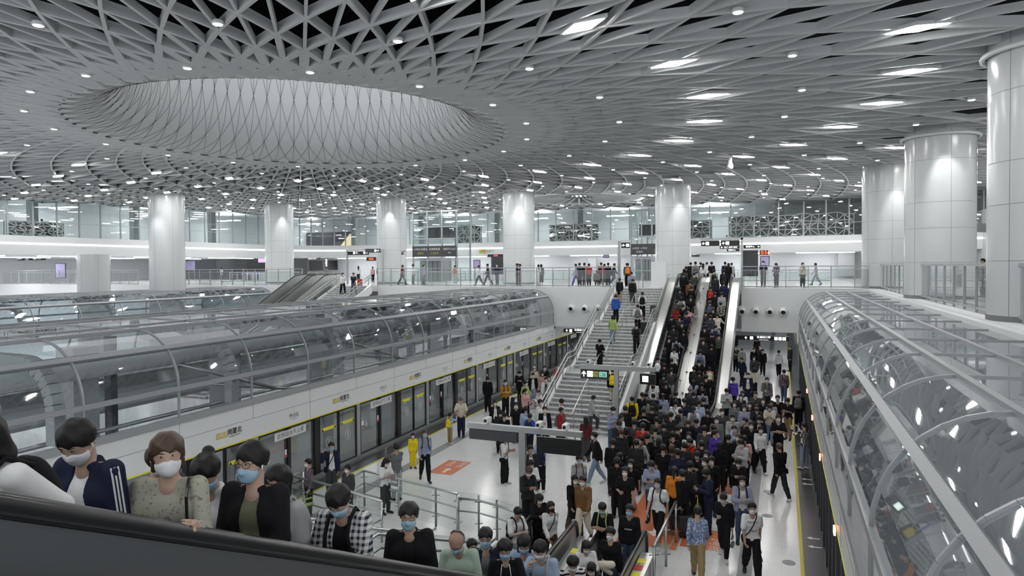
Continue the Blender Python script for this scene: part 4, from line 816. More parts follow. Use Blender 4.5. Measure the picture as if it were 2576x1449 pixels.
# ---------------------------------------------------------------- skeletons (1.72 m tall, facing -Y)
class Rig: pass
def rig(lean=0., lleg=(0, 0), rleg=(0, 0), larm=(0, .12, .15, 0), rarm=(0, .12, .15, 0), head=0., yaw=0., roll=0., squat=False, twist=0., abd=.03):
    """leg = (thigh pitch forward, knee bend); arm = (pitch forward, abduction, elbow bend, inward turn) in radians; left = +x."""
    g = Rig(); hip = Vector((0, 0, .92)); g.legs = []; g.arms = []
    for s, (th, kn) in ((1, lleg), (-1, rleg)):
        a = hip + Vector((s * .085, 0, -.02)); k = a + Vector((s * abd * .41, -math.sin(th), -math.cos(th))).normalized() * .41; sh = th - kn
        an = k + Vector((s * abd * .2, -math.sin(sh), -math.cos(sh))).normalized() * .40; ft = min(0, sh * .75)
        toe = an + Vector((s * .035, -.15 * math.cos(ft) , -.062 + .15 * math.sin(ft))); heel = an + Vector((0, .045, -.058)); g.legs.append([a, k, an, toe, heel])
    low = min(min(L[3].z, L[4].z, L[2].z - .05) for L in g.legs) - .026; dz = Vector((0, 0, -low))
    g.legs = [[p + dz for p in L] for L in g.legs]; hip = hip + dz; g.hip = hip
    Rl = Matrix.Rotation(lean, 3, 'X'); Rt = Matrix.Rotation(twist, 3, 'Z'); T = lambda x, y, z: hip + Rl @ (Rt @ Vector((x, y, z)))
    g.T = T; g.Rl = Rl @ Rt; g.belly = T(0, 0, .15); g.chest = T(0, -.005, .34); g.sh = T(0, .005, .475); g.neck = T(0, .0, .55); g.lean = lean
    for s, (p, ab, el, inw) in ((1, larm), (-1, rarm)):
        S = T(s * .170, .008, .468); d = g.Rl @ Vector((s * math.sin(ab), -math.sin(p) * math.cos(ab), -math.cos(p) * math.cos(ab))); E = S + d * .285
        q = p + el; f = g.Rl @ Vector((s * math.sin(ab) * .4 - s * math.sin(inw) * 1.0, -math.sin(q) * math.cos(inw), -math.cos(q) * math.cos(inw))); f.normalize(); Wr = E + f * .245
        g.arms.append([S, E, Wr, f, s])
    Rh = Rl @ Matrix.Rotation(yaw, 3, 'Z') @ Matrix.Rotation(head, 3, 'X') @ Matrix.Rotation(roll, 3, 'Y'); g.Rh = Rh
    g.hc = g.neck + Rl @ Vector((0, -.012, .02)) + Rh @ Vector((0, -.008, .105)); g.H = lambda x, y, z: g.hc + Rh @ Vector((x, y, z)); return g
FL = (1., 1.32, 1.)
one = (1., 1., 1.)
def pr_(a, b, ra, rb, k=.03, s=one): return (tuple(a), tuple(b), ra, rb, k, s)
def torso(g, t=0., wd=1., low=True):
    T = g.T; u = .014 if t > 0 else 0.; P = [pr_(T(-.075 * wd, 0, -.02), T(.075 * wd, 0, -.02), .098 + t + u, .098 + t + u, .05, FL)] if low else []
    return P + [pr_(T(-.05 * wd, 0, .15), T(.05 * wd, 0, .15), .098 + t, .098 + t, .06, FL), pr_(T(-.085 * wd, -.005, .33), T(.085 * wd, -.005, .33), .108 + t, .108 + t, .07, FL), pr_(T(-.13 * wd, .008, .470), T(.13 * wd, .008, .470), .047 + t, .047 + t, .05, FL)]
def head_prims(g):
    H = g.H
    return [pr_(H(0, .018, .03), H(0, .002, .036), .088, .084, .03), pr_(H(0, -.03, -.005), H(0, -.048, -.082), .064, .036, .04), pr_(H(-.02, -.04, -.05), H(.02, -.04, -.05), .045, .045, .03), pr_(H(0, .03, -.07), g.T(0, .0, .47), .052, .062, .03)]
def face_bits(g):
    H = g.H
    return [pr_(H(0, -.085, .018), H(0, -.104, -.022), .008, .0125, .012), pr_(H(-.035, -.078, .035), H(.035, -.078, .035), .012, .012, .02)] + [pr_(H(s * .078, .012, .018), H(s * .083, .02, -.022), .014, .011, .012, (1.3, 1., 1.)) for s in (-1, 1)] + [pr_(H(-.018, -.083, -.052), H(.018, -.083, -.052), .011, .011, .012)]
def arm_prims(g, t=0., upto=2, frac=1., loose=0.):
    P = []
    for S, E, Wr, f, s in g.arms:
        if upto == 1: P.append(pr_(S, S + (E - S) * frac, .048 + t, .043 + t + loose, .035)); continue
        P.append(pr_(S, E, .048 + t, .037 + t + loose * .5, .035)); P.append(pr_(E, E + (Wr - E) * frac, .037 + t + loose * .5, .027 + t + loose, .02))
    return P
def hand_prims(g, fine=False, curl=.9):
    P = []; fing = []
    for i, (S, E, Wr, f, s) in enumerate(g.arms):
        inn = (g.Rl @ Vector((-s, 0, 0))); inn = (inn - f * inn.dot(f)).normalized(); fw = f.cross(inn).normalized() * s      # inn: palm normal; fw: finger spread axis
        if getattr(g, 'palm', None) and g.palm[i] is not None: inn = Vector(g.palm[i]); inn = (inn - f * inn.dot(f)).normalized(); fw = f.cross(inn).normalized() * s
        K = Wr + f * .088; P.append(pr_(Wr, Wr + f * .03, .026, .028, .02)); P += [pr_(Wr + f * .02 + fw * .012, K + fw * .02, .02, .017, .015), pr_(Wr + f * .02 - fw * .012, K - fw * .022, .02, .016, .015)]
        cu = curl if not hasattr(g, 'curl') or g.curl[i] is None else g.curl[i]
        for j, (o, l) in enumerate(((.030, .036), (.010, .042), (-.011, .040), (-.030, .031))):
            p = K + fw * o; d = f.copy(); pts = [p - f * .014]; r_ = .0085
            for m_, sg_ in enumerate((1., .68, .55)): a = cu * (.45 + .12 * j) if m_ == 0 else cu * .6; d = (d * math.cos(a) + inn * math.sin(a)).normalized() if True else d; p = pts[-1] + d * (l * sg_ + (.014 if m_ == 0 else 0)); pts.append(p)
            fing.append((pts, r_))
        b = Wr + f * .03 + fw * .03; d = (f * .7 + fw * .65 + inn * .35).normalized(); p1 = b + d * .038; d2 = (f * .85 + inn * .5 + fw * .1).normalized(); fing.append(([b - d * .012, p1, p1 + d2 * .03], .0095))
    return P, fing
def leg_prims(g, t=0., frac=1., wide=0., hipt=0.):
    P = [pr_(g.hip + Vector((-.07, 0, 0)), g.hip + Vector((.07, 0, 0)), .1 + hipt + t, .1 + hipt + t, .05, FL)]
    for a, k, an, toe, heel in g.legs:
        P += [pr_(a, k, .084 + t, .057 + t + wide, .04), pr_(k, k + (an - k) * .35, .057 + t + wide, .055 + t + wide, .03), pr_(k + (an - k) * .35, k + (an - k) * frac, .055 + t + wide, (.036 + t + wide), .03)]
    return P
def foot_prims(L, t=0.):
    a, k, an, toe, heel = L; m_ = heel.lerp(toe, .55) + Vector((0, 0, .006)); return [pr_(heel, toe, .033 + t, .032 + t, .03, (1., 1., 1.15)), pr_(m_, toe, .04 + t, .036 + t, .02, (1., 1., 1.25)), pr_(an, heel + Vector((0, -.02, .01)), .034 + t, .036 + t, .03)]
HAIR = {}
def hair_prims(g, st):
    H = g.H; P = [pr_(H(0, .024, .036), H(0, .0, .044), .101, .097, .02)]
    if st == 'long': P += [pr_(H(0, .06, .0), H(0, .085, -.12), .085, .075, .04, (1, 1.15, 1)), pr_(H(0, .085, -.12), H(0, .11, -.30), .07, .05, .03, (1, 1.5, 1))] + [pr_(H(s * .066, .0, .02), H(s * .082, .0, -.16), .028, .022, .02) for s in (-1, 1)]
    if st == 'bob': P += [pr_(H(0, .05, .0), H(0, .06, -.085), .088, .07, .04)] + [pr_(H(s * .068, .0, .02), H(s * .072, .0, -.075), .03, .024, .02) for s in (-1, 1)]
    if st == 'pony': P += [pr_(H(0, .11, .05), H(0, .15, -.05), .03, .034, .02), pr_(H(0, .15, -.05), H(0, .14, -.2), .034, .016, .02)]
    if st == 'bun': P += [pr_(H(0, .12, .065), H(0, .128, .07), .042, .042, .012)]
    if st == 'fluffy': P += [pr_(H(0, .01, .075), H(0, -.03, .08), .075, .06, .03), pr_(H(-.05, .01, .05), H(.05, .01, .05), .062, .062, .03)]
    return P
def hair_mesh(g, st, h):
    H, Ri, hc = g.H, np.array(g.Rh.transposed()), np.array(g.hc)
    def cut(P, D):
        x, y, z = [Ri[i, 0] * (P[0] - hc[0]) + Ri[i, 1] * (P[1] - hc[1]) + Ri[i, 2] * (P[2] - hc[2]) for i in range(3)]
        fr = {'fluffy': .012, 'bob': .03, 'long': .035, 'bald': .2}.get(st, .03)
        face = np.maximum(np.maximum(np.sqrt(x ** 2 + ((y + .115) / 1.0) ** 2 + (z + .075 - fr * .3) ** 2) - .122, -(y + .5)), -.3)
        low = -(z + (.05 if st in ('short', 'fluffy', 'pony', 'bun', 'bald') else .9)) - np.where(y > .03, 0, .0)
        D = D + .0035 * np.sin(70 * x + 9 * z) * np.sin(45 * z + 30 * y); face = face + .006 * np.sin(95 * x) + .004 * np.sin(43 * x + 1); D = np.maximum(D, -face); side = np.maximum(np.abs(x) - .2, .0)
        if st in ('short', 'fluffy', 'pony', 'bun', 'bald'): D = np.maximum(D, -(z + .045 + .03 * np.clip(y / .08, 0, 1)) if st not in ('pony',) else np.where(y > .105, D, -(z + .06)))
        if st == 'bald': D = np.maximum(D, np.minimum(z - .02, .075 - y))
        return D
    return surf(hair_prims(g, st), h, cuts=[cut])
def mask_mesh(g, h, big=False):
    Ri, hc = np.array(g.Rh.transposed()), np.array(g.hc); H = g.H
    def cut(P, D):
        x, y, z = [Ri[i, 0] * (P[0] - hc[0]) + Ri[i, 1] * (P[1] - hc[1]) + Ri[i, 2] * (P[2] - hc[2]) for i in range(3)]
        return np.maximum(np.maximum(D, z + .004 + 1.6 * np.maximum(np.abs(x) - .02, 0) * .35), np.maximum(-(z + .108), y + .028 + 0 * x))
    pr = [pr_(H(0, -.03, -.005), H(0, -.050, -.082), .074, .044, .03), pr_(H(-.02, -.042, -.05), H(.02, -.042, -.05), .054, .054, .03), pr_(H(0, -.09, .0), H(0, -.107, -.03), .012, .016, .03)]
    if big: pr += [pr_(H(0, -.07, -.02), H(0, -.09, -.06), .05, .04, .03)]
    return surf(pr, h, cuts=[cut])
def loops(g):
    mb = MB(); H = g.H
    for s in (-1, 1):
        mb.tube([H(s * .058, -.052, -.012), H(s * .076, -.012, .005), H(s * .079, .016, .028)], .0018, 4); mb.tube([H(s * .052, -.055, -.088), H(s * .070, -.012, -.05), H(s * .078, .016, -.02)], .0018, 4)
    return mb
def top_mesh(g, kind, h, sub=None):
    hem = g.hip.z - .06; neck = None; cuts = []
    t = {'tee': .013, 'shirt': .013, 'long': .013, 'sweater': .018, 'jacket': .022, 'open': .022, 'hoodie': .021, 'coat': .024, 'dress': .013, 'vest': .010}[kind]
    if kind == 'tee': A = arm_prims(g, t + .004, 1, .78, .012)
    elif kind == 'vest': A = arm_prims(g, t, 1, .12)
    elif kind == 'shirt': A = arm_prims(g, t, 2, .95, .006)
    else: A = arm_prims(g, t, 2, .97, .008)
    if kind in ('coat', 'dress'): hem = .55
    elif kind in ('jacket', 'open', 'hoodie', 'sweater'): hem = g.hip.z - .09
    B = torso(g, t)
    if kind in ('coat', 'dress'):
        kl = (g.legs[0][1] + g.legs[1][1]) / 2; hem = kl.z + .02; B += [pr_(g.hip + Vector((-.05, 0, 0)), kl + Vector((0, .0, -.1)), .11 + t, .15 + t, .05, FL), pr_(g.hip + Vector((.05, 0, 0)), kl + Vector((0, 0, -.1)), .11 + t, .15 + t, .05, FL)]
    Ri, o = np.array(g.Rl.transposed()), np.array(g.hip)
    def loc(P): return [Ri[i, 0] * (P[0] - o[0]) + Ri[i, 1] * (P[1] - o[1]) + Ri[i, 2] * (P[2] - o[2]) for i in range(3)]
    def cutb(P, D):
        x, y, z = loc(P)
        D = np.maximum(D, -(z - (hem - g.hip.z)) if kind not in ('coat', 'dress') else hem - P[2])
        D = np.maximum(D, z + 1.1 * np.maximum(-y - .02, 0) - .515)                       # neckline
        if kind == 'open': D = np.maximum(D, -np.maximum(np.abs(x) - (.035 + .10 * np.clip((.42 - z) / .5, 0, 1) * .5 + .02), y + .02))
        return D
    if kind == 'hoodie': B = B + [pr_(g.T(-.07, .07, .50), g.T(.07, .07, .50), .045, .045, .03)]
    if kind in ('shirt', 'jacket', 'open', 'coat'): A = A + [pr_(g.T(s * .045, .035, .515), g.T(s * .05, -.03, .50), .026, .018, .015) for s in (-1, 1)] + [pr_(g.T(-.045, .038, .52), g.T(.045, .038, .52), .026, .026, .015)]
    return surf(B, h, cuts=[cutb], extra=A)
def bottom_mesh(g, kind, h):
    zt = g.hip.z + .01; cz = lambda P, D: np.maximum(D, P[2] - zt)
    if kind == 'skirt':
        kl = (g.legs[0][1] + g.legs[1][1]) / 2; an = (g.legs[0][2] + g.legs[1][2]) / 2; e = kl.lerp(an, .45)
        return surf([pr_(g.hip + Vector((s * .06, 0, 0)), e + Vector((s * .05, 0, -.1)), .118, .15, .05, FL) for s in (-1, 1)], h, cuts=[cz, lambda P, D: np.maximum(D, e.z - P[2])])
    if kind == 'shorts': return surf([pr_(g.hip + Vector((-.07, 0, 0)), g.hip + Vector((.07, 0, 0)), .112, .112, .05, FL)] + [pr_(L[0], L[0].lerp(L[1], .85), .1, .085, .03) for L in g.legs], h, cuts=[cz])
    return surf(leg_prims(g, .012, .97, {'wide': .026, 'jeans': .004}.get(kind, .012)), h, cuts=[cz])
def body_mesh(g, h, fine=False):
    hp, fg = hand_prims(g, fine)
    P = torso(g) + head_prims(g) + face_bits(g) + arm_prims(g) + hp + leg_prims(g)
    for L in g.legs: P += foot_prims(L)
    if fine:
        for pts, r in fg: P += [pr_(a, b, r * (1.05 - .1 * i), r * (.98 - .1 * i), .004) for i, (a, b) in enumerate(zip(pts, pts[1:]))]
        return surf(P, h)
    V, F = surf(P, h); V = list(map(tuple, V)); mb = MB(); F = [tuple(f) for f in F]
    for pts, r in fg: mb.tube(pts, [r * 1.15, r * 1.1, r, r * .85][:len(pts)], 5)
    n = len(V); V += mb.v; F += [tuple(i + n for i in f) for f in mb.f]; me = bpy.data.meshes.new('body'); me.from_pydata(V, [], F); me.polygons.foreach_set('use_smooth', [True] * len(F)); me.update(); return me
R_ = math.radians
POSES = {
 'stand': dict(lleg=(.04, .04), rleg=(-.03, .03), larm=(.05, .14, .25, .1), rarm=(.0, .13, .2, .1)),
 'walk': dict(lean=.05, lleg=(.42, .12), rleg=(-.28, .32), larm=(-.32, .12, .3, .05), rarm=(.34, .12, .45, .05)),
 'walk2': dict(lean=.05, lleg=(-.28, .32), rleg=(.42, .12), larm=(.34, .12, .45, .05), rarm=(-.32, .12, .3, .05)),
 'phone': dict(lleg=(.08, .1), rleg=(-.02, .03), larm=(.35, .16, 1.55, .55), rarm=(.35, .16, 1.6, .5), head=.5),
 'walkphone': dict(lean=.06, lleg=(.36, .1), rleg=(-.24, .34), larm=(-.15, .14, .35, .05), rarm=(.4, .14, 1.5, .4), head=.45),
 'bag': dict(lleg=(.12, .12), rleg=(-.12, .12), larm=(.05, .14, .15, 0), rarm=(.15, .16, 1.5, .5)),
 'climb': dict(lean=.14, lleg=(.85, .95), rleg=(-.05, .1), larm=(-.2, .14, .45, .05), rarm=(.3, .14, .6, .1), head=.1),
 'climb2': dict(lean=.14, lleg=(-.05, .1), rleg=(.85, .95), larm=(.3, .14, .6, .1), rarm=(-.2, .14, .45, .05), head=.1),
 'call': dict(lleg=(.06, .06), rleg=(-.06, .06), larm=(.05, .14, .25, .1), rarm=(.75, .5, 2.25, .25), head=.08),
 'back': dict(lleg=(.03, .03), rleg=(-.03, .03), larm=(-.45, .3, .35, .75), rarm=(-.45, .3, .35, .75)),
 'fold': dict(lleg=(.05, .05), rleg=(-.05, .05), larm=(.3, .2, 1.6, .9), rarm=(.25, .2, 1.5, .95)),
 'raise': dict(lleg=(.03, .03), rleg=(-.03, .05), larm=(1.1, .2, 1.35, .3), rarm=(1.15, .2, 1.3, .3), head=-.1),
 'rail': dict(lleg=(.06, .06), rleg=(-.04, .04), larm=(.1, .14, .5, .1), rarm=(.75, .45, .35, -.3)),
 'squat': dict(lean=.35, lleg=(1.75, 2.35), rleg=(1.7, 2.3), larm=(.5, .16, 1.3, .4), rarm=(.5, .16, 1.3, .4), head=.35),
 'side': dict(lleg=(.22, .1), rleg=(-.2, .18), larm=(.1, .14, 1.2, .1), rarm=(-.1, .14, .3, .1), yaw=.5),
}
PROTO = {}
def proto(pose, part, kind=None, side=0):
    key = (pose, part, kind, side)
    if key in PROTO: return PROTO[key]
    g = RIGS.setdefault(pose, rig(**POSES[pose])); hero = pose[0] == 'H'; h = .0095 if hero else .018
    if part == 'body': me = np_mesh('body', *body_mesh(g, .0075, True)) if hero else body_mesh(g, h)
    elif part == 'top': me = np_mesh('top', *top_mesh(g, kind, h))
    elif part == 'bottom': me = np_mesh('bottom', *bottom_mesh(g, kind, h))
    elif part == 'shoe': me = np_mesh('shoe', *surf(foot_prims(g.legs[side], .006), .014))
    elif part == 'hair': me = np_mesh('hair', *hair_mesh(g, kind, .007 if hero else .014))
    elif part == 'mask': me = np_mesh('mask', *mask_mesh(g, .007 if hero else .012, kind == 'big'))
    elif part == 'eye':
        mb = MB(); H = g.H
        for dx, n in ((side * .032, 8),): mb.v += [tuple(H(dx + .015 * math.cos(a), -.0905 + .002 * abs(math.cos(a)) , .022 + .0055 * math.sin(a))) for a in [i * PI / 4 for i in range(8)]]; mb.f.append(tuple(range(8)))
        n = len(mb.v); mb.v += [tuple(H(side * .014, -.096, .040)), tuple(H(side * .05, -.086, .043)), tuple(H(side * .05, -.086, .048)), tuple(H(side * .014, -.096, .046))]; mb.f.append((n, n + 1, n + 2, n + 3)); me = bpy.data.meshes.new('eye'); me.from_pydata(mb.v, [], mb.f); me.update()
    elif part == 'cap':
        me = np_mesh('cap', *surf([pr_(g.H(0, .018, .055), g.H(0, .0, .06), .098, .092, .02), pr_(g.H(-.04, -.1, .045), g.H(.04, -.1, .045), .03, .03, .02, (1, .7, 2.6))], .014, cuts=[lambda P, D: np.maximum(D, -((P[0] - g.hc.x) * g.Rh[0][2] + (P[1] - g.hc.y) * g.Rh[1][2] + (P[2] - g.hc.z) * g.Rh[2][2] - .03))]))
    elif part == 'pack':
        T = g.T; me = np_mesh('pack', *surf([pr_(T(-.05, .165, .10), T(.05, .165, .10), .12, .12, .05, (1., 1.35, 1.4)), pr_(T(-.04, .16, .26), T(.04, .16, .26), .13, .13, .05, (1., 1.4, 1.)), pr_(T(-.03, .15, .36), T(.03, .15, .36), .115, .115, .05, (1., 1.4, 1.)), pr_(T(-.05, .25, .12), T(.05, .25, .12), .06, .06, .015, (1, 1.5, .9)), pr_(T(-.02, .12, .475), T(.02, .12, .475), .014, .014, .01)], .018))
    elif part == 'strap':
        T = g.T; mb = MB(); s = side; mb.tube([T(s * .09, .15, .44), T(s * .095, .03, .552), T(s * .092, -.09, .50), T(s * .096, -.158, .40), T(s * .11, -.150, .28), T(s * .15, -.08, .2), T(s * .165, .04, .15), T(s * .14, .13, .11)], .016, 6); me = bpy.data.meshes.new('strap'); me.from_pydata(mb.v, [], mb.f); me.polygons.foreach_set('use_smooth', [True] * len(mb.f)); me.update()
    elif part == 'cross':
        T = g.T; mb = MB(); P = [T(.09, .1, .47), T(.1, .02, .555), T(.08, -.10, .50), T(.0, -.168, .34), T(-.1, -.15, .16), T(-.165, -.04, .04), T(-.14, .08, .1), T(-.02, .14, .3), T(.09, .1, .47)]; mb.tube(P, .013, 6)
        V, F = surf([pr_(T(-.2, -.04, -.06), T(-.2, .06, -.06), .055, .055, .03, (1.5, 1, 1)), pr_(T(-.2, -.04, .0), T(-.2, .06, .0), .05, .05, .03, (1.5, 1, 1))], .018); n = len(mb.v); mb.v += list(map(tuple, V)); mb.f += [tuple(i + n for i in f) for f in F]; me = bpy.data.meshes.new('cross'); me.from_pydata(mb.v, [], mb.f); me.polygons.foreach_set('use_smooth', [True] * len(mb.f)); me.update()
    elif part == 'tote':
        S, E, Wr, f, s = g.arms[0]; a = Wr + f * .09; mb = MB(); mb.tube([a + Vector((0, -.06, -.16)), a + Vector((0, -.03, -.01)), a + Vector((0, .03, -.01)), a + Vector((0, .06, -.16))], .008, 5); V, F = surf([pr_(a + Vector((.0, -.1, -.2)), a + Vector((.0, .1, -.2)), .03, .03, .03, (1, 1, 1)), pr_(a + Vector((0, -.11, -.38)), a + Vector((0, .11, -.38)), .05, .05, .14)], .02); n = len(mb.v); mb.v += list(map(tuple, V)); mb.f += [tuple(i + n for i in q) for q in F]; me = bpy.data.meshes.new('tote'); me.from_pydata(mb.v, [], mb.f); me.polygons.foreach_set('use_smooth', [True] * len(mb.f)); me.update()
    elif part == 'phone':
        S, E, Wr, f, s = g.arms[1]; c = Wr + f * .10 + (g.Rl @ Vector((.02, -.0, .03))); d = (g.hc - c).normalized(); u = (f - d * f.dot(d)).normalized(); v = d.cross(u); mb = MB(); mb.box(-.035, -.07, -.005, .035, .07, .005); mb.xf(Matrix(((v.x, u.x, d.x, c.x), (v.y, u.y, d.y, c.y), (v.z, u.z, d.z, c.z), (0, 0, 0, 1)))); me = bpy.data.meshes.new('phone'); me.from_pydata(mb.v, [], mb.f); me.update()
    PROTO[key] = me; return me
RIGS = {}
PAL = dict(k=(.008, .008, .010), K=(.022, .023, .026), n=(.016, .020, .045), w=(.70, .71, .72), g=(.13, .135, .14), G=(.36, .37, .38), D=(.05, .052, .057), b=(.035, .09, .38), d=(.06, .085, .14), D2=(.2, .27, .36), r=(.42, .03, .025), y=(.80, .62, .02), o=(.72, .23, .03), t=(.30, .22, .11), c=(.62, .57, .48), v=(.08, .045, .33), l=(.33, .43, .58), e=(.06, .07, .045), E=(.33, .45, .14), m=(.42, .21, .03), p=(.62, .36, .36), M=(.16, .085, .03), u=(.09, .015, .02), B=(.07, .045, .025), a=(.27, .30, .40), s=(.35, .44, .36), x=(.25, .02, .02))
NAMES = dict(k='black', K='charcoal', n='navy', w='white', g='grey', G='light grey', D='dark grey', b='bright blue', d='denim', D2='pale denim', r='red', y='yellow', o='orange', t='khaki', c='cream', v='purple', l='light blue', e='dark green', E='lime green', m='mustard', p='pink', M='rust brown', u='maroon', B='brown', a='slate blue', s='sage green', x='dark red')
def cloth(c):
    return mat('cloth_' + NAMES[c].replace(' ', '_'), PAL[c], .85, spec=.2, noise=(9, .18))
def pattern(name, c1, c2, kind, sc=30):
    if name in MATS: return MATS[name]
    m = mat(name, c1, .85, spec=.2); nt = m.node_tree; b = nt.nodes['Principled BSDF']; N = nt.nodes.new; L = nt.links.new; tc = N('ShaderNodeTexCoord'); mx = N('ShaderNodeMix'); mx.data_type = 'RGBA'; mx.inputs['A'].default_value = (*c1, 1); mx.inputs['B'].default_value = (*c2, 1)
    def wave(axis, s, th):
        w = N('ShaderNodeTexWave'); w.bands_direction = axis; w.inputs['Scale'].default_value = s; L(tc.outputs['Object'], w.inputs['Vector']); g = N('ShaderNodeMath'); g.operation = 'GREATER_THAN'; g.inputs[1].default_value = th; L(w.outputs['Fac'], g.inputs[0]); return g
    if kind == 'stripe': L(wave('Z', sc, .5).outputs[0], mx.inputs['Factor'])
    elif kind == 'vstripe': L(wave('X', sc, .5).outputs[0], mx.inputs['Factor'])
    elif kind == 'check':
        a, c = wave('X', sc, .55), wave('Z', sc, .55); d = N('ShaderNodeMath'); d.operation = 'ADD'; L(a.outputs[0], d.inputs[0]); L(c.outputs[0], d.inputs[1]); e = N('ShaderNodeMath'); e.operation = 'MULTIPLY'; e.inputs[1].default_value = .5; L(d.outputs[0], e.inputs[0]); L(e.outputs[0], mx.inputs['Factor'])
    else:
        n = N('ShaderNodeTexNoise'); n.inputs['Scale'].default_value = sc; n.inputs['Detail'].default_value = 3; L(tc.outputs['Object'], n.inputs['Vector']); g = N('ShaderNodeMath'); g.operation = 'GREATER_THAN'; g.inputs[1].default_value = .61 if kind == 'dots' else .54; L(n.outputs['Fac'], g.inputs[0]); L(g.outputs[0], mx.inputs['Factor'])
    L(mx.outputs['Result'], b.inputs['Base Color']); return m
pattern('plaid_navy', (.62, .63, .63), (.02, .025, .04), 'check', 6.5); pattern('plaid_dark', (.05, .04, .055), (.22, .16, .2), 'check', 7); pattern('plaid_blue', (.5, .55, .65), (.06, .1, .25), 'check', 8)
pattern('stripe_bw', (.65, .65, .66), (.012, .012, .014), 'stripe', 5.5); pattern('vstripe_bw', (.7, .7, .7), (.012, .012, .014), 'vstripe', 6); pattern('camo', (.22, .23, .2), (.03, .03, .03), 'noise', 11); pattern('floral', (.34, .34, .28), (.20, .17, .14), 'dots', 46); pattern('blue_print', (.15, .2, .36), (.45, .5, .58), 'noise', 24); pattern('stripe_grey', (.6, .6, .6), (.2, .22, .26), 'stripe', 9)
PATT = dict(P1='plaid_navy', P2='plaid_dark', P3='plaid_blue', S1='stripe_bw', S2='vstripe_bw', C1='camo', F1='floral', B1='blue_print', S3='stripe_grey')
PNAME = dict(P1='navy and white plaid', P2='dark plaid', P3='blue plaid', S1='black and white striped', S2='black and white vertical striped', C1='camouflage', F1='beige floral', B1='blue patterned', S3='grey striped')
def fabric(c): return MATS[PATT[c]] if c in PATT else cloth(c)
mat('skin', (.44, .30, .235), .55, spec=.35); mat('skin_tan', (.34, .215, .16), .55, spec=.35); mat('hair_black', (.010, .009, .009), .5, spec=.3); mat('hair_brown', (.05, .025, .015), .45); mat('hair_grey', (.12, .12, .12), .5)
mat('mask_white', (.66, .68, .70), .7); mat('mask_blue', (.30, .46, .60), .7); mat('mask_black', (.012, .012, .014), .7); mat('eye_dark', (.012, .010, .010), .3); mat('shoe_white', (.6, .6, .6), .5); mat('shoe_black', (.014, .014, .016), .45); mat('phone_black', (.01, .01, .012), .15); mat('eye_white', (.62, .6, .58), .3)
def bind(o, m):
    m = MATS[m] if isinstance(m, str) else m
    if not o.data.materials: o.data.materials.append(m)
    o.material_slots[0].link = 'OBJECT'; o.material_slots[0].material = m
def part_obj(name, me, m, par=None, mw=None):
    o = bpy.data.objects.new(name, me); COL.objects.link(o); bind(o, m); o.parent = par
    if mw is not None: o.matrix_world = mw
    return o
FSTEP = lambda Y, P: along(P, max(min(Y, max(P[0][0], P[-1][0])), min(P[0][0], P[-1][0])))
SP_MAIN = stair_prof(29.0, 1); SP_FAR = stair_prof(29.4, 1)
def ground(code, x, y, hh):
    """point below the head-top pixel (x, y) for a person of height hh on the given surface"""
    if code == 'p': p = atz(x, y, hh); return Vector((p.x, p.y, 0))
    if code[0] == 'm': p = aty(x, y, float(code[1:] or 48.4)); return Vector((p.x, p.y, MZ))
    if code == 'g': p = atz(x, y, 10.25 + hh); return Vector((p.x, p.y, 10.25))
    prof = {'s': SP_MAIN, 'e': FP, 'n': NP, 'f': SP_FAR}[code]; lo_, hi_ = sorted((prof[0][0], prof[-1][0])); lo_ -= 0 if code != 'n' else 0; best = None
    for i in range(400):
        Y = lo_ + (hi_ - lo_) * i / 399; p = aty(x, y, Y); z = along(prof, Y); e = abs(p.z - hh - z)
        if best is None or e < best[0]: best = (e, Vector((p.x, Y, z)))
    return best[1]
PEOPLE = []
def sx(hgt): return hgt / 1.72
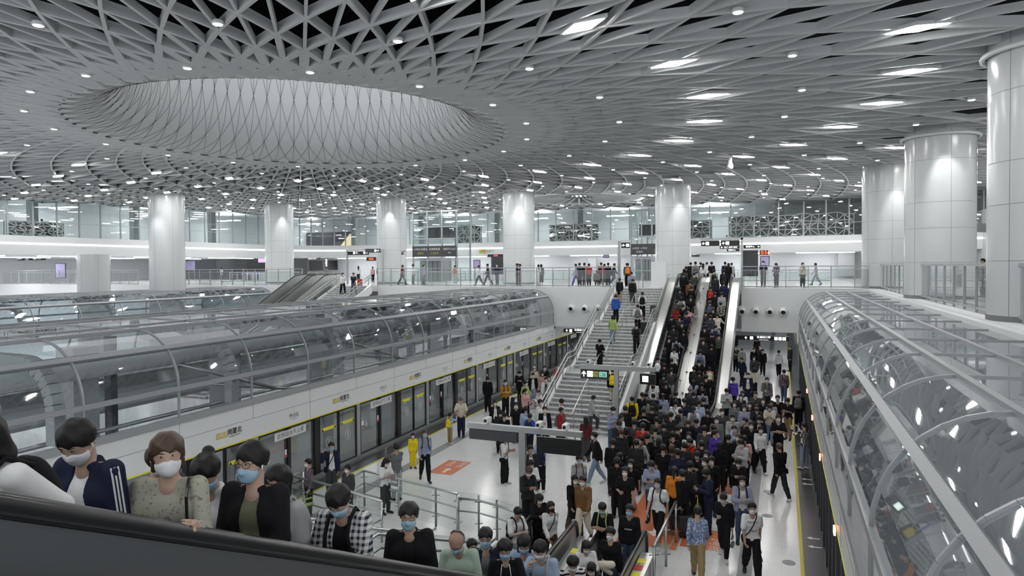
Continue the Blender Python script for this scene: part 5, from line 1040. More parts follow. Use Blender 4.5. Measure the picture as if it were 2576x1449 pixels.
def person(x, y, code, pose, face, hgt, top, bot, hair='short', mask='w', extra='', place='', pos=None, inner='w', shoe='k', skin='skin', name='person', hcol='hair_black', rz=None):
    pz = pose; hb = getattr(RIGS.setdefault(pose, rig(**POSES[pose])), 'hc').z + .13; s = hgt / 1.72; hh = hb * s
    if code in ('s', 'f') : hh += .0
    if code == 'p': hgt *= 1.045; s = hgt / 1.72; hh = hb * s
    p = pos or ground(code, x, y, hh)
    if code in ('s', 'f'):      # rest on a tread, not on the slope line
        prof = SP_MAIN if code == 's' else SP_FAR; z = along(prof, p.y); st = 5.9 / 39; p = Vector((p.x, p.y, math.ceil(round(z / st, 4) - .02) * st))
    az = math.atan2(EYE.x - p.x, -(EYE.y - p.y)); rz = az + R_(face) if rz is None else rz
    tk, tc = top.split(':'); bk, bc = bot.split(':'); tn = PNAME.get(tc) or NAMES[tc]; bn = PNAME.get(bc) or NAMES[bc]
    TN = dict(tee='t-shirt', shirt='shirt', long='top', sweater='sweater', jacket='jacket', open='open jacket', hoodie='hoodie', coat='long coat', dress='dress', vest='vest top')[tk]
    lab = place if place.startswith('person') else 'person in %s %s %s' % (tn, TN, place)
    b = part_obj('person', proto(pose, 'body'), skin); b.location = p; b.rotation_euler = (0, 0, rz); b.scale = (s * .96, s, s); tag(b, lab, 'person')
    t_ = part_obj({'tee': 't_shirt', 'long': 'top', 'open': 'jacket', 'coat': 'coat', 'vest': 'vest_top'}.get(tk, tk), proto(pose, 'top', tk), fabric(tc), b)
    if tk == 'open': part_obj('shirt', proto(pose, 'top', 'vest'), fabric(inner), b)
    if tk != 'dress': part_obj({'pants': 'trousers', 'wide': 'trousers'}.get(bk, bk), proto(pose, 'bottom', bk), fabric(bc), b)
    sh = 'shoe_white' if shoe == 'w' else 'shoe_black'
    part_obj('shoe', proto(pose, 'shoe', None, 0), sh, b); part_obj('shoe', proto(pose, 'shoe', None, 1), sh, b)
    if hair != 'none': part_obj('hair', proto(pose, 'hair', hair), hcol, b)
    if 'cap' in extra or 'hat' in extra: part_obj('cap', proto(pose, 'cap'), 'mask_black' if 'cap' in extra else cloth('c'), b)
    toward = pose[0] == 'H' or abs((face + 180) % 360 - 180) < 115
    if toward:
        if pose[0] != 'H':
            for sd in (-1, 1): part_obj('eye', proto(pose, 'eye', None, sd), 'eye_dark', b)
        if mask != '-': part_obj('mask', proto(pose, 'mask', 'big' if mask == 'W' else None), {'w': 'mask_white', 'W': 'mask_white', 'b': 'mask_blue', 'k': 'mask_black'}[mask], b)
    short = lab.replace('person in ', '').replace('person ', '')
    for ex in extra.split():
        if ':' not in ex: continue
        k, c = ex.split(':')
        if k == 'pack': o = part_obj('backpack', proto(pose, 'pack'), fabric(c)); cat = 'backpack'; l = '%s backpack worn by the person in %s' % (NAMES[c], short)
        elif k == 'cross': o = part_obj('shoulder_bag', proto(pose, 'cross'), fabric(c)); cat = 'bag'; l = '%s crossbody bag on the person in %s' % (NAMES[c], short)
        elif k == 'tote': o = part_obj('tote_bag', proto(pose, 'tote'), fabric(c)); cat = 'bag'; l = '%s bag held by the person in %s' % (NAMES[c], short)
        elif k == 'phone': o = part_obj('smartphone', proto(pose, 'phone'), 'phone_black'); cat = 'phone'; l = 'phone held by the person in %s' % short
        o.matrix_world = Matrix.LocRotScale(b.location, b.rotation_euler, b.scale); l = ' '.join(l.split()[:16]); tag(o, l, cat)
        if k == 'pack':
            for sd in (-1, 1): part_obj('strap', proto(pose, 'strap', None, sd), fabric(c), o)
    PEOPLE.append(b); return b
# ================================================================ THE CROWD
ZONES = dict(A=(1100, 1000, 3.227), Q=(1600, 1000, 3.227), Z=(1350, 600, 3.09), S=(1340, 880, 6.3), U=(1640, 660, 6.037), V=(1600, 860, 6.036), F=(700, 780, 3.22), M=(1250, 440, 3.68), L=(860, 600, 6.44), T=(1560, 590, 6.44), X=(0, 0, 1))
CROWD = '''
F 1480 700 p back 175 1.70 tee:c pants:n short - |with hands clasped behind, by the left doors
F 1390 832 p raise 140 1.24 long:l pants:t short - pack:y,sw|person, small child in light blue top with yellow backpack near the left doors
F 1090 995 p stand 8 1.24 long:y pants:y short w |person, small child in a yellow tracksuit beside the man in slate blue shirt
F 1185 965 p walk 8 1.74 shirt:a pants:k short b pack:K|walking beside the yellow tracksuit child
F 955 1080 p raise 205 1.72 sweater:g pants:G short - |raising both hands behind the tube railing
F 865 1195 p phone 40 1.62 tee:w pants:D long w tote:w|with head down behind the tube railing
F 430 1068 p call 5 1.74 open:n pants:D short b cross:k|over white shirt and glasses, hand raised by the doors
F 245 1203 p stand -65 1.63 shirt:P2 pants:k bun w tote:E|with hair bun behind the left railing
F 565 1252 p stand -40 1.55 jacket:D pants:k fluffy w |low behind the railing glass by the yellow line
F 1830 1010 p phone 70 1.63 tee:w wide:k long w cross:k,sw|standing alone left of the sign pole
F 1755 730 p stand 12 1.62 open:k pants:k long w |over white blouse left above the near pole sign
F 1695 535 p stand 172 1.74 jacket:k pants:k short - cross:k|facing the left screen doors
F 1840 563 p fold 12 1.74 shirt:m pants:k short w pack:k|with folded hands near the left doors
F 1952 490 p phone 5 1.70 hoodie:k pants:k fluffy w |in the small crowd nearest the left doors
F 2075 458 p stand 8 1.64 long:c pants:G bob w hat|and bucket hat beside the stair base
F 2063 505 p walk 0 1.74 open:k pants:a short w |over pale shirt beside the bucket hat
F 2157 450 p stand 0 1.72 jacket:k pants:k short w |farthest back beside the stair handrail
F 2140 497 p stand -5 1.6 sweater:p pants:G long w |by the stair handrail left of the black jacket
F 2168 540 p walk 5 1.72 open:w pants:k short w |over black shirt under the stair handrail
F 2265 440 p stand 0 1.66 long:r pants:k short w |half hidden by the stair handrail
F 1925 655 p stand 0 1.68 open:K pants:k short w |below the mustard shirt in the left crowd
F 2000 635 p side 50 1.58 hoodie:p pants:k pony w |walking among the left crowd
F 2115 640 p phone -60 1.62 long:w pants:G short w tote:p|with head bent beside the stairs
F 2000 572 p side 40 1.64 long:E pants:k short w |behind the pink hoodie in the left crowd
F 2193 530 p stand 0 1.64 jacket:G pants:k long w |right of the white open jacket by the stairs
F 1925 745 p stand 8 1.63 tee:k pants:k bun w |with hair bun above the near pole sign
F 1797 805 p stand 175 1.66 jacket:K pants:k short - |just above the left arm of the pole sign
F 1830 830 p walk 178 1.64 long:k pants:k short - |with back turned above the pole sign
F 2005 780 p stand 170 1.70 shirt:l pants:k short - |with back turned above the sign crossbar
F 2035 838 p walk 165 1.62 long:b pants:k bun - pack:n|with navy backpack behind the sign screen
F 2120 722 p stand 50 1.74 shirt:w pants:k short w |standing at the left foot of the stairs
F 2158 778 p bag 8 1.72 open:k pants:k short w tote:w|over white shirt holding a box above the sign
S 455 775 p side 110 1.70 vest:w pants:k fluffy - |with black bag at the stair foot
S 450 912 p bag 60 1.66 jacket:x pants:k short - pack:g|holding a white box above the sign screen
S 920 728 s climb 95 1.72 hoodie:G pants:D short w sw|starting up the stairs by the middle handrail
S 845 1058 p stand 172 1.62 sweater:u wide:D long - |with very long hair right of the sign screen
S 1000 1298 p walk -70 1.75 jacket:k jeans:D2 short w sw|and pale jeans walking left behind the grey shirt
S 1255 893 p phone 40 1.74 shirt:a jeans:d short w phone:k|reading a phone at the right foot of the stairs
A 838 345 p raise 178 1.62 shirt:l pants:k short - pack:n,sw|with back turned right of the sign pole
A 755 385 p call 15 1.73 open:K pants:k short - |on the phone just right of the sign pole
A 760 500 p phone 10 1.62 long:w wide:B long w tote:w|with long hair below the man on the phone
A 735 557 p phone 25 1.73 jacket:K pants:k short w pack:k|behind the foot of the near sign pole
A 1150 465 p walk 8 1.73 shirt:G pants:K short b pack:D|walking alone in the middle of the platform
A 1112 627 p walk 22 1.63 coat:k pants:B long w |walking close beside the rust brown jacket
A 1185 632 p walk2 -18 1.74 jacket:M wide:c short w |walking beside the black long coat
A 825 775 p phone 20 1.62 long:k pants:k long w |with white collar near the near newel
A 915 838 p walk 28 1.63 sweater:w wide:B long k cross:k|with black mask at the escalator entry
A 640 882 p phone 35 1.72 tee:w pants:G short - pack:k|looking down at the escalator entry
A 1345 845 p phone -12 1.73 tee:k pants:k short b pack:E|with lime straps at the escalator entry
A 1560 865 p stand -10 1.73 hoodie:k jeans:d short b |with white chest print before the orange sticker
A 1525 560 p bag -10 1.73 tee:k pants:k short w |crossing toward the orange sticker with a bag
A 1795 650 p walk -18 1.74 tee:w pants:k short b pack:k,sw|walking over the large orange sticker
A 1740 508 p phone -8 1.73 shirt:P3 jeans:d short b phone:k|reading a phone behind the white t-shirt
Q 310 560 p stand 172 1.63 sweater:o pants:k pony - |with ponytail and back turned in the queue
Q 385 588 p walk -145 1.75 jacket:k pants:k short - |stepping left beside the orange sweater
Q 185 328 p stand 178 1.63 long:k jeans:a long - |with long hair and slate jeans, back turned
A 1580 500 p walk -30 1.62 tee:k wide:p long w |and pink trousers in front of the queue
Q 50 308 p walk -60 1.73 shirt:G pants:n short w pack:k|with backpack facing left in the queue
A 1480 448 p stand 125 1.62 hoodie:k pants:K long - sw|with white sleeve stripes and long hair
A 1425 335 p stand 178 1.75 jacket:k pants:K short - |tallest back at the left of the queue
A 1492 252 p stand 170 1.70 hoodie:K pants:k short - |with hood, back turned at queue left
A 1490 138 p stand 60 1.66 hoodie:w pants:G short - |with hood beside the black cap
A 1465 188 p phone 40 1.68 jacket:K pants:k short - cap|and black cap beside the denim shirt
A 1668 205 p stand 178 1.72 tee:r pants:k short - |with back turned, brightest red in the queue
A 1768 235 p stand 178 1.70 long:C1 jeans:d short - |with back turned right of the red t-shirt
X 1619 1026 p stand 178 1.74 hoodie:k pants:k short - ang|with arched white back lettering in the queue
S 1962 1062 p stand -165 1.68 long:e pants:k short - |with back turned right of the lettered back
S 1575 738 p stand 178 1.74 jacket:y pants:d short - pack:k|with dark backpack near the stair handrail
S 1470 888 p stand 178 1.72 jacket:k wide:G short - |and grey trousers below the yellow jacket
S 1735 672 p stand 178 1.70 tee:k pants:k short - |right above the yellow jacket in the queue
S 1800 682 p stand 178 1.62 tee:v pants:k short - |small head between two backs in the queue
S 1828 782 p stand 178 1.70 shirt:g pants:k short - |with back turned right of the yellow jacket
S 1912 690 p stand 178 1.73 jacket:n pants:k short - pack:K|with hood left of the slate blue sweater
S 2065 692 p stand 178 1.64 sweater:a pants:k pony - |with ponytail at the left escalator foot
S 2265 792 p stand 175 1.74 tee:w pants:k short - cross:k|with back turned before the escalator centre deck
S 2400 765 p stand 165 1.73 tee:n pants:k short - |right of the white t-shirt at escalator foot
V 872 978 p stand 175 1.63 long:w jeans:D pony - pack:g|with round grey backpack in the queue
V 955 880 p stand 170 1.73 tee:l jeans:d short - |at the right escalator entry
V 640 1102 p stand 150 1.62 long:g pants:k long - |with loose long hair below the white t-shirt
V 790 1172 p stand 178 1.70 jacket:k pants:k short - |left of the round grey backpack
V 640 1266 p side 70 1.68 jacket:k pants:k short w |in profile with white mask in the queue
Q 428 278 p stand -5 1.66 long:w pants:k short b |with blue mask facing out of the queue
Q 300 275 p stand 175 1.72 tee:k pants:t short - cross:t|with tan strap across the back
Q 225 205 p stand 178 1.70 jacket:K pants:k short - |between red and camouflage in the queue
Q 455 328 p phone -60 1.68 jacket:r pants:k short - pack:k|bending in the middle of the queue
Q 338 415 p stand -155 1.74 jacket:n pants:k short - |broad back at the centre of the queue
Q 500 430 p phone -15 1.63 long:k pants:k long b phone:k|with long hair reading a phone in the queue
Q 572 430 p stand -20 1.60 sweater:g pants:k long w |with long hair right of the phone reader
Q 615 478 p stand -10 1.64 jacket:k pants:k fluffy w |with large mask at the right of the queue
Q 590 578 p phone -70 1.74 jacket:n pants:n short k phone:k|in profile reading a phone beside the yellow sticker
Q 500 888 p walk 178 1.70 long:B1 pants:t short - |walking away in khaki trousers at lower right
Q 715 768 p walkphone -8 1.63 hoodie:k pants:k bun b tote:g,sw|walking toward the camera reading a phone
Q 860 635 p fold 10 1.73 open:a jeans:d short w pack:k|over white t-shirt with joined hands
Q 940 845 p walk 10 1.74 tee:w wide:k short w cross:k,tote:a,nov|with printed letters carrying a folded jacket
Q 830 490 p phone 0 1.60 jacket:k skirt:p bob w |and pink skirt behind the slate blue jacket
Q 865 335 p phone -40 1.72 hoodie:G pants:k short w tote:G|with grey bag beside the grey band
Q 795 222 p walk 10 1.73 shirt:l pants:k short b cross:k|with dark strap walking beside the queue
Q 1010 228 p walk 12 1.63 sweater:w pants:k bun w tote:k,sw|walking alone right of the queue
Q 1170 373 p walk -148 1.72 jacket:k pants:K short - cross:k,sw|looking left alone on the right walkway
Q 1365 200 p raise -125 1.62 shirt:S2 jeans:a pony - sw|at the right screen doors
Q 1155 138 p fold 5 1.74 tee:k pants:k short w |with folded arms right of the queue
Q 1000 143 p phone 0 1.72 open:k pants:k short w |over white shirt behind the white sweater
Q 888 163 p side -70 1.74 long:k pants:k short - |seen in profile behind the light blue shirt
Q 655 153 p stand 0 1.70 jacket:g pants:k short w |right of the right escalator newel
Q 785 133 p walk 0 1.73 open:G pants:k short w |over black shirt right of the escalators
Q 622 222 p phone 30 1.66 hoodie:c pants:t short - |with head down at the escalator newel
Q 645 262 p side 35 1.62 jacket:v pants:k pony - tote:w|with white bag at the escalator newel
Q 700 88 p stand 0 1.70 jacket:D pants:k fluffy w |with large mask at the right escalator foot
Q 980 55 p stand 0 1.72 tee:K pants:k short k pack:k|with black mask and backpack
Q 1085 53 p phone 0 1.63 sweater:c jeans:D2 long w |holding a phone before two black t-shirts
Q 880 60 p stand 0 1.66 jacket:a pants:k short w |left of the black mask
Q 800 28 p stand 0 1.62 long:g pants:k long w |with long hair near the right newel
Q 1150 -20 p stand 0 1.73 tee:k pants:k short b |left of the two beside the right walkway
Q 1235 0 p phone -20 1.72 tee:k pants:t short w |and khaki trousers looking down at a phone
Q 1320 -62 p stand 175 1.72 jacket:k pants:k short - pack:g|with patterned backpack at the yellow edge line
Q 880 308 p stand 178 1.62 tee:p pants:k short - |half hidden behind the grey hoodie
Z 1548 833 p fold 0 1.72 jacket:e pants:k short w |beneath the right hanging sign
Z 1596 853 p stand 5 1.70 jacket:G pants:k short w |right of the dark green jacket
Z 1596 925 p walk -30 1.70 jacket:n pants:k short - tote:w|with white trim walking right of the escalator
Z 1690 848 p stand 0 1.70 jacket:k pants:k short w |left of a black pair below the sign
Z 1735 828 p stand 0 1.66 hoodie:K pants:k short - |behind the walking black jacket
Z 1757 858 p walk 0 1.73 jacket:k pants:k short w |walking out from below the mezzanine
Z 1690 913 p walk 0 1.72 jacket:D pants:k short w cross:k|below the black pair under the sign
Z 1882 868 p walk 175 1.72 hoodie:w pants:k short - |walking away on the bare right walkway
Z 1970 828 p stand -60 1.74 jacket:k pants:k short - cap|and cap standing guard at the right doors
Z 1642 1040 p stand 0 1.72 open:n pants:n short w |over white shirt right of the purple hoodie
Z 1525 1078 p stand 178 1.72 hoodie:v pants:k fluffy - |brightest purple right of the escalators
Z 1922 1018 p walk 175 1.74 shirt:P2 jeans:d short - cross:k|and jeans walking away on the right walkway
Z 1790 1078 p bag 0 1.74 jacket:g pants:k short w pack:k|with backpack and mask in the right stream
Z 1600 1183 p stand 0 1.62 long:w pants:k long w |with long hair below the navy open jacket
Z 1475 1163 p phone 10 1.73 jacket:G pants:k short w phone:k|reading a phone beside the right escalator
Z 1588 1208 p stand 0 1.62 long:K pants:k long w |right of the phone reader by the escalator
Z 1700 1188 p stand 0 1.72 jacket:D pants:k short - cross:k|at the top of the right crowd
Z 1825 1258 p stand 0 1.62 tee:a pants:k short - |between dark backs in the right crowd
Z 1690 1003 p stand 178 1.64 long:c pants:k bob - |small figure before the navy open jacket
Z 1540 742 p stand 0 1.72 jacket:k pants:k short - |under the left end of the right hanging sign
Z 1712 770 p stand 178 1.68 jacket:k pants:k short - |under the middle of the right hanging sign
Z 645 325 s climb 178 1.62 dress:k pants:k pony - |near the top of the stairs
Z 745 320 s climb2 178 1.72 jacket:K pants:D short - pack:k|near the top of the stairs
Z 735 262 s climb 178 1.70 tee:a pants:k short - |reaching the top of the stairs
Z 708 224 m48 walk 178 1.70 long:g pants:k short - pack:o|just past the top of the stairs
Z 702 203 m48 stand 178 1.68 long:n pants:k short - |beyond the stair top beside the lift
Z 615 437 s climb 178 1.73 hoodie:b pants:k short - |climbing near the left stair handrail
Z 822 432 s climb 178 1.72 tee:w pants:k short - pack:k|high on the right side of the stairs
Z 785 532 s climb2 178 1.72 tee:w pants:k short - pack:g|pulling a suitcase up the stairs
Z 590 610 s climb2 178 1.62 sweater:E jeans:D2 bob - |climbing the left side of the stairs
Z 775 672 s climb2 178 1.74 tee:D pants:k short - pack:k|climbing the right side of the stairs
Z 490 780 s fold 150 1.68 tee:k pants:k short - tote:k|standing on the left side of the stairs
Z 590 1022 s climb 178 1.73 jacket:k pants:c short - pack:y|with yellow backpack beside the far pole sign
U 490 95 e stand 178 1.66 jacket:D pants:k bob - |high on the left escalator by its left rail
U 480 160 e stand 175 1.72 jacket:k pants:k short - |below the dark grey jacket high on the left escalator
U 575 275 e stand 170 1.70 jacket:M pants:k short - |right lane high on the left escalator
U 425 390 e stand 178 1.68 jacket:K pants:k short - |left lane, upper third of the left escalator
U 440 455 e stand 178 1.64 long:k pants:k long - |with long hair, upper third of the left escalator
U 445 522 e stand 172 1.64 sweater:w jeans:D bob - pack:g|with grey backpack on the left escalator
U 360 660 e stand 165 1.62 long:x pants:k long - |with long hair by the left escalator rail
U 555 690 e rail 178 1.66 long:p pants:k short - |reaching for the centre deck
U 525 745 e stand 178 1.72 tee:n pants:k short - |in the middle of the left escalator
U 300 808 e stand 178 1.75 jacket:k pants:k short - |broad back by the left rail, mid left escalator
U 455 890 e rail 178 1.72 tee:k pants:k short - |holding the centre rail of the left escalator
U 370 1140 e rail 178 1.70 shirt:a pants:k short - pack:k|with black backpack on the left escalator
U 340 1290 e stand 140 1.72 tee:w pants:k short w |turning left on the lower left escalator
V 540 250 e stand 165 1.70 jacket:k pants:k short - |below the turning white t-shirt
V 330 228 e stand 175 1.70 tee:K pants:k short - pack:w|with pale straps low on the left escalator
V 535 400 e rail 175 1.75 tee:D pants:G short - |broad back low on the left escalator
V 455 600 e stand 178 1.72 tee:k pants:k short - |stepping onto the left escalator
V 275 580 e stand 178 1.70 tee:w pants:k short - cross:k|at the bottom of the left escalator
V 258 655 p stand 178 1.68 tee:G pants:k short - pack:w|at the left escalator foot by the deck
U 945 105 e stand 178 1.72 jacket:s pants:G short - pack:k|with black backpack high on the right escalator
U 1095 110 e stand 178 1.74 jacket:k pants:k short - pack:K|right lane high on the right escalator
U 895 358 e stand 175 1.70 jacket:K pants:k short - pack:r|with red backpack on the right escalator
U 1090 290 e stand 178 1.70 jacket:n pants:k short - |right lane below the charcoal backpack
U 1060 452 e stand 178 1.72 long:G pants:k short - |by the right rail of the right escalator
U 1045 600 e stand 178 1.68 shirt:C1 pants:k short - |on the right escalator
U 880 580 e stand 170 1.70 jacket:k pants:k fluffy - pack:d|with denim backpack on the right escalator
U 820 738 e side 120 1.66 long:K pants:k short w |turning sideways on the right escalator
U 990 772 e rail 178 1.74 sweater:c pants:k short - |holding the right rail of the right escalator
U 805 905 e stand 120 1.66 tee:n pants:k short w |facing sideways, middle of the right escalator
U 965 945 e stand 178 1.68 jacket:a pants:k short - pack:n|on the right escalator below the cream sweater
U 800 962 e stand 178 1.74 tee:k pants:k short - |broad back in the middle of the right escalator
U 1010 1075 e raise -160 1.64 long:e pants:k short w |with raised arm on the right escalator
U 905 1250 e stand 165 1.72 jacket:k pants:k short w |with white shoulder stripes on the right escalator
V 975 120 e stand 178 1.73 jacket:a jeans:d fluffy - pack:d|with denim backpack low on the right escalator
V 882 368 e stand 178 1.70 jacket:k pants:k short - pack:K|below the denim backpack
V 1065 500 e stand 178 1.75 tee:k pants:k short - |broad back low on the right escalator
V 1118 385 e stand 178 1.40 long:t pants:k short - pack:c|person, child with cream backpack on the right escalator
V 875 578 e stand 178 1.63 jacket:a jeans:d long - |with long hair at the right escalator bottom
V 815 690 e stand 178 1.70 shirt:D pants:k short - |grey haired at the right escalator bottom
V 1012 720 p stand 178 1.72 shirt:a pants:k short - |stepping onto the right escalator
X 1552 1150 p stand 178 1.72 jacket:k pants:k short - |behind the white sleeve stripes at the queue edge
X 1600 1105 p stand 178 1.70 jacket:K pants:k short - |left of the grey shirt with backpack
X 1628 1090 p stand 160 1.66 long:k pants:d fluffy - |below the red t-shirt in the queue
X 1668 1118 p stand 178 1.72 tee:k pants:K short - |behind the navy broad back
X 1690 1118 p stand 178 1.64 long:D pants:k bob - |between the tan strap and the navy broad back
X 1722 1112 p stand 170 1.70 jacket:K pants:k short - |behind the bending red jacket
X 1765 1108 p stand 178 1.70 jacket:k pants:k short - |right of the bending red jacket
X 1772 1070 p stand 178 1.72 tee:D pants:k short - |right of the blue mask in the queue
X 1752 1052 p stand 178 1.70 long:n pants:k short - |below the round grey backpack
X 1688 1036 p stand 178 1.72 tee:K pants:k short - |left of the loose long hair
X 1660 1018 p stand 178 1.70 jacket:D pants:k short - |below the slate blue sweater
X 1640 1022 p stand 178 1.68 jacket:k pants:k short - |below the hooded navy jacket
X 1595 1055 p stand 178 1.70 long:D pants:k short - |left of the arched lettering
X 1575 1075 p stand 178 1.66 tee:k pants:d bob - |below the black jacket with grey trousers
X 1672 1040 p stand 178 1.62 long:k pants:k pony - |with ponytail near the teal green back
X 1712 1028 p stand 178 1.70 tee:g pants:k short - |between white and navy t-shirts
X 1780 1030 p stand 178 1.72 jacket:k pants:k short - |right of the light blue t-shirt by the newel
X 1700 985 p stand 178 1.70 jacket:k pants:k short - |behind the white t-shirt at the deck end
X 1745 985 p stand 178 1.72 jacket:K pants:k short - |just before the right escalator steps
X 1770 1000 p stand 178 1.70 jacket:k pants:k fluffy - |at the right side of the right escalator entry
X 1886 1010 p stand 0 1.64 long:k pants:k long w |left of the black mask at right
X 1920 1000 p stand 0 1.70 jacket:k pants:k short w |behind the black mask at right
X 1832 1092 p stand 178 1.68 jacket:k pants:k short - |left of the hooded grey sweatshirt
X 1858 1090 p stand -30 1.70 jacket:K pants:k short w |behind the hooded grey sweatshirt
X 1890 1060 p stand 0 1.72 jacket:k pants:k short w |left of the white sweater at right
X 1812 1110 p stand 178 1.64 long:k pants:k long - |with long hair before the yellow sticker
X 1775 1150 p stand -40 1.70 jacket:k pants:k short w |left of the large mask at queue right
X 1735 1160 p stand 150 1.70 jacket:K pants:k short - |right of the orange sweater in the queue
U 520 60 e stand 178 1.70 jacket:k pants:k short - |first row at the head of the left escalator
U 640 150 e stand 178 1.70 long:D pants:k short - |right lane at the head of the left escalator
U 600 360 e stand 178 1.72 jacket:k pants:k short - |right lane below the rust brown jacket
U 590 500 e stand 178 1.72 tee:k pants:k short - |right lane beside the grey backpack
U 380 570 e stand 178 1.68 jacket:D pants:k short - |left lane above the long dark red hair
U 470 640 e stand 178 1.66 long:k pants:k fluffy - |between the dark red top and pink arm
U 420 800 e stand 178 1.70 long:D pants:k short - |left lane behind the broad back
U 330 960 e stand 178 1.72 jacket:K pants:k short - |left lane below the broad back
U 480 1030 e stand 178 1.70 jacket:k pants:k short - |right lane above the slate blue shirt
U 260 1120 e stand 178 1.70 tee:k pants:k short - |left lane beside the slate blue shirt
V 430 330 e stand 178 1.72 jacket:k pants:k short - |left lane above the grey broad back
V 420 480 e stand 178 1.70 jacket:K pants:k short - |left lane beside the grey broad back
U 960 200 e stand 178 1.72 jacket:K pants:k short - |left lane below the black backpack, right escalator
U 960 450 e stand 178 1.70 jacket:k pants:k short - |left lane below the red backpack
U 930 680 e stand 178 1.72 tee:k pants:k short - |left lane above the cream sweater
U 890 800 e stand 178 1.70 jacket:D pants:k short - |left lane left of the cream sweater
U 900 1060 e stand 178 1.72 jacket:k pants:k short - |left lane beside the raised arm
U 780 1150 e stand 178 1.70 long:K pants:k fluffy - |left lane below the broad black back
V 960 260 e stand 178 1.72 tee:k pants:k short - |right lane beside the denim backpack
V 960 440 e stand 178 1.70 jacket:K pants:k short - |middle of the lower right escalator
V 1000 620 e stand 178 1.72 jacket:k pants:k short - |right lane at the right escalator bottom
M 187 822 m48.4 stand 100 1.72 jacket:k pants:k short - |left of two facing each other by the second column
M 214 830 m48.4 stand -90 1.68 long:n pants:K short - |right of two facing each other by the second column
M 410 823 m48.4 stand 170 1.64 long:g skirt:D bob - |and long skirt right of the second column
M 385 818 m48.4 stand 150 1.62 tee:w pants:w short - |behind the long skirt by the railing
M 735 832 m48.4 walk -100 1.68 long:a pants:v short - |in tracksuit walking behind the railing
M 765 812 m48.4 stand 178 1.72 jacket:n pants:k short - |left in the group behind the railing
M 810 808 m48.4 stand 160 1.72 tee:k pants:n short - |second in the group behind the railing
M 852 826 m48.4 stand 178 1.66 tee:r pants:k short - cap|with cap in the group behind the railing
M 920 897 m48.4 squat 10 1.70 hoodie:g pants:K short - |squatting behind the railing left of the stairs
M 965 797 m48.4 stand 178 1.74 sweater:u pants:k short - |tallest in the group behind the railing
M 996 824 m48.4 stand 175 1.64 long:x skirt:D short - |and skirt in the railing group
M 1030 806 m48.4 stand 170 1.72 jacket:k pants:k short - |right end of the railing group
M 1082 820 m48.4 walk 100 1.70 jacket:n jeans:d short - |and jeans beside the stair top pole
Z 1762 155 m48 stand 0 1.74 tee:n pants:n short w |with white mask behind the right railing
Z 1864 182 m48 phone -20 1.62 long:g pants:K long w cross:v|with purple bag behind the right railing
Z 2068 172 m48 stand 15 1.62 long:c pants:k bob w cross:k|with black bag behind the right railing
X 2053 656 m54 walk -95 1.62 tee:a pants:a short - tote:a|walking left past the right columns
X 2473 651 m36 stand -40 1.70 jacket:K pants:k fluffy - |behind the long right glass railing
T 1143 452 m49.5 stand 178 1.70 jacket:k pants:k short - |left at the top of the left escalator
T 1220 438 m47.4 stand 178 1.74 shirt:P1 pants:c short - pack:g|with grey backpack at the left escalator top
T 1305 420 m50 stand 178 1.70 jacket:K pants:k short - |beyond the plaid shirt at the escalator top
T 1345 436 m49 stand 175 1.62 sweater:w pants:k long - |with long hair at the escalator top
T 1405 410 m53 stand 178 1.72 shirt:w pants:k short - |farthest white shirt at the escalator top
T 1482 412 m50 stand 178 1.73 tee:k pants:c short - |and cream trousers at the escalator top
T 1700 440 m49.5 stand 178 1.72 shirt:n pants:k short - |at the top of the right escalator
T 1757 440 m48.6 stand 178 1.63 long:k pants:k long - |with long hair at the right escalator top
T 1806 455 m54 stand 170 1.66 jacket:G pants:k short - |small, beyond the right escalator top
L 975 412 m50 walk 70 1.70 tee:u pants:K short - cross:B|with brown bag before the lift tower
L 1152 405 m50 stand 80 1.72 tee:w pants:g short w sw|in the middle before the lift tower
L 1322 418 m50 stand 60 1.68 tee:a pants:g short w |with bag before the lift doors
L 1830 432 m55 stand 170 1.62 long:p pants:G short - pack:t|with khaki backpack right of the lift
L 2222 415 m50 walk -90 1.64 long:w pants:K long - |walking left of the dark poster wall
L 2367 378 m50 walk -100 1.74 jacket:k pants:k short - |striding before the dark poster wall
L 2515 395 m50 stand -30 1.72 jacket:n jeans:d short w |before the dark poster wall
L 268 462 m58 stand 178 1.62 long:w pants:k long - |behind the far stair handrails
L 500 462 m58 stand 170 1.55 long:p pants:k short - |tiny, behind the far stairs
L 600 458 m58 stand 178 1.62 jacket:k pants:k short - |tiny, beside the far column
L 12 580 f walk 20 1.72 shirt:w pants:k short w tote:k|walking down the far stairs
L 190 580 f walk2 -20 1.72 tee:n jeans:d short - |carrying a red case on the far stairs
X 557 675 m58 stand 120 1.60 tee:w skirt:D short - |and skirt behind the far left railing
X 105 551 g stand 178 1.74 jacket:n pants:n short - pack:r|with red backpack in the far left gallery
'''
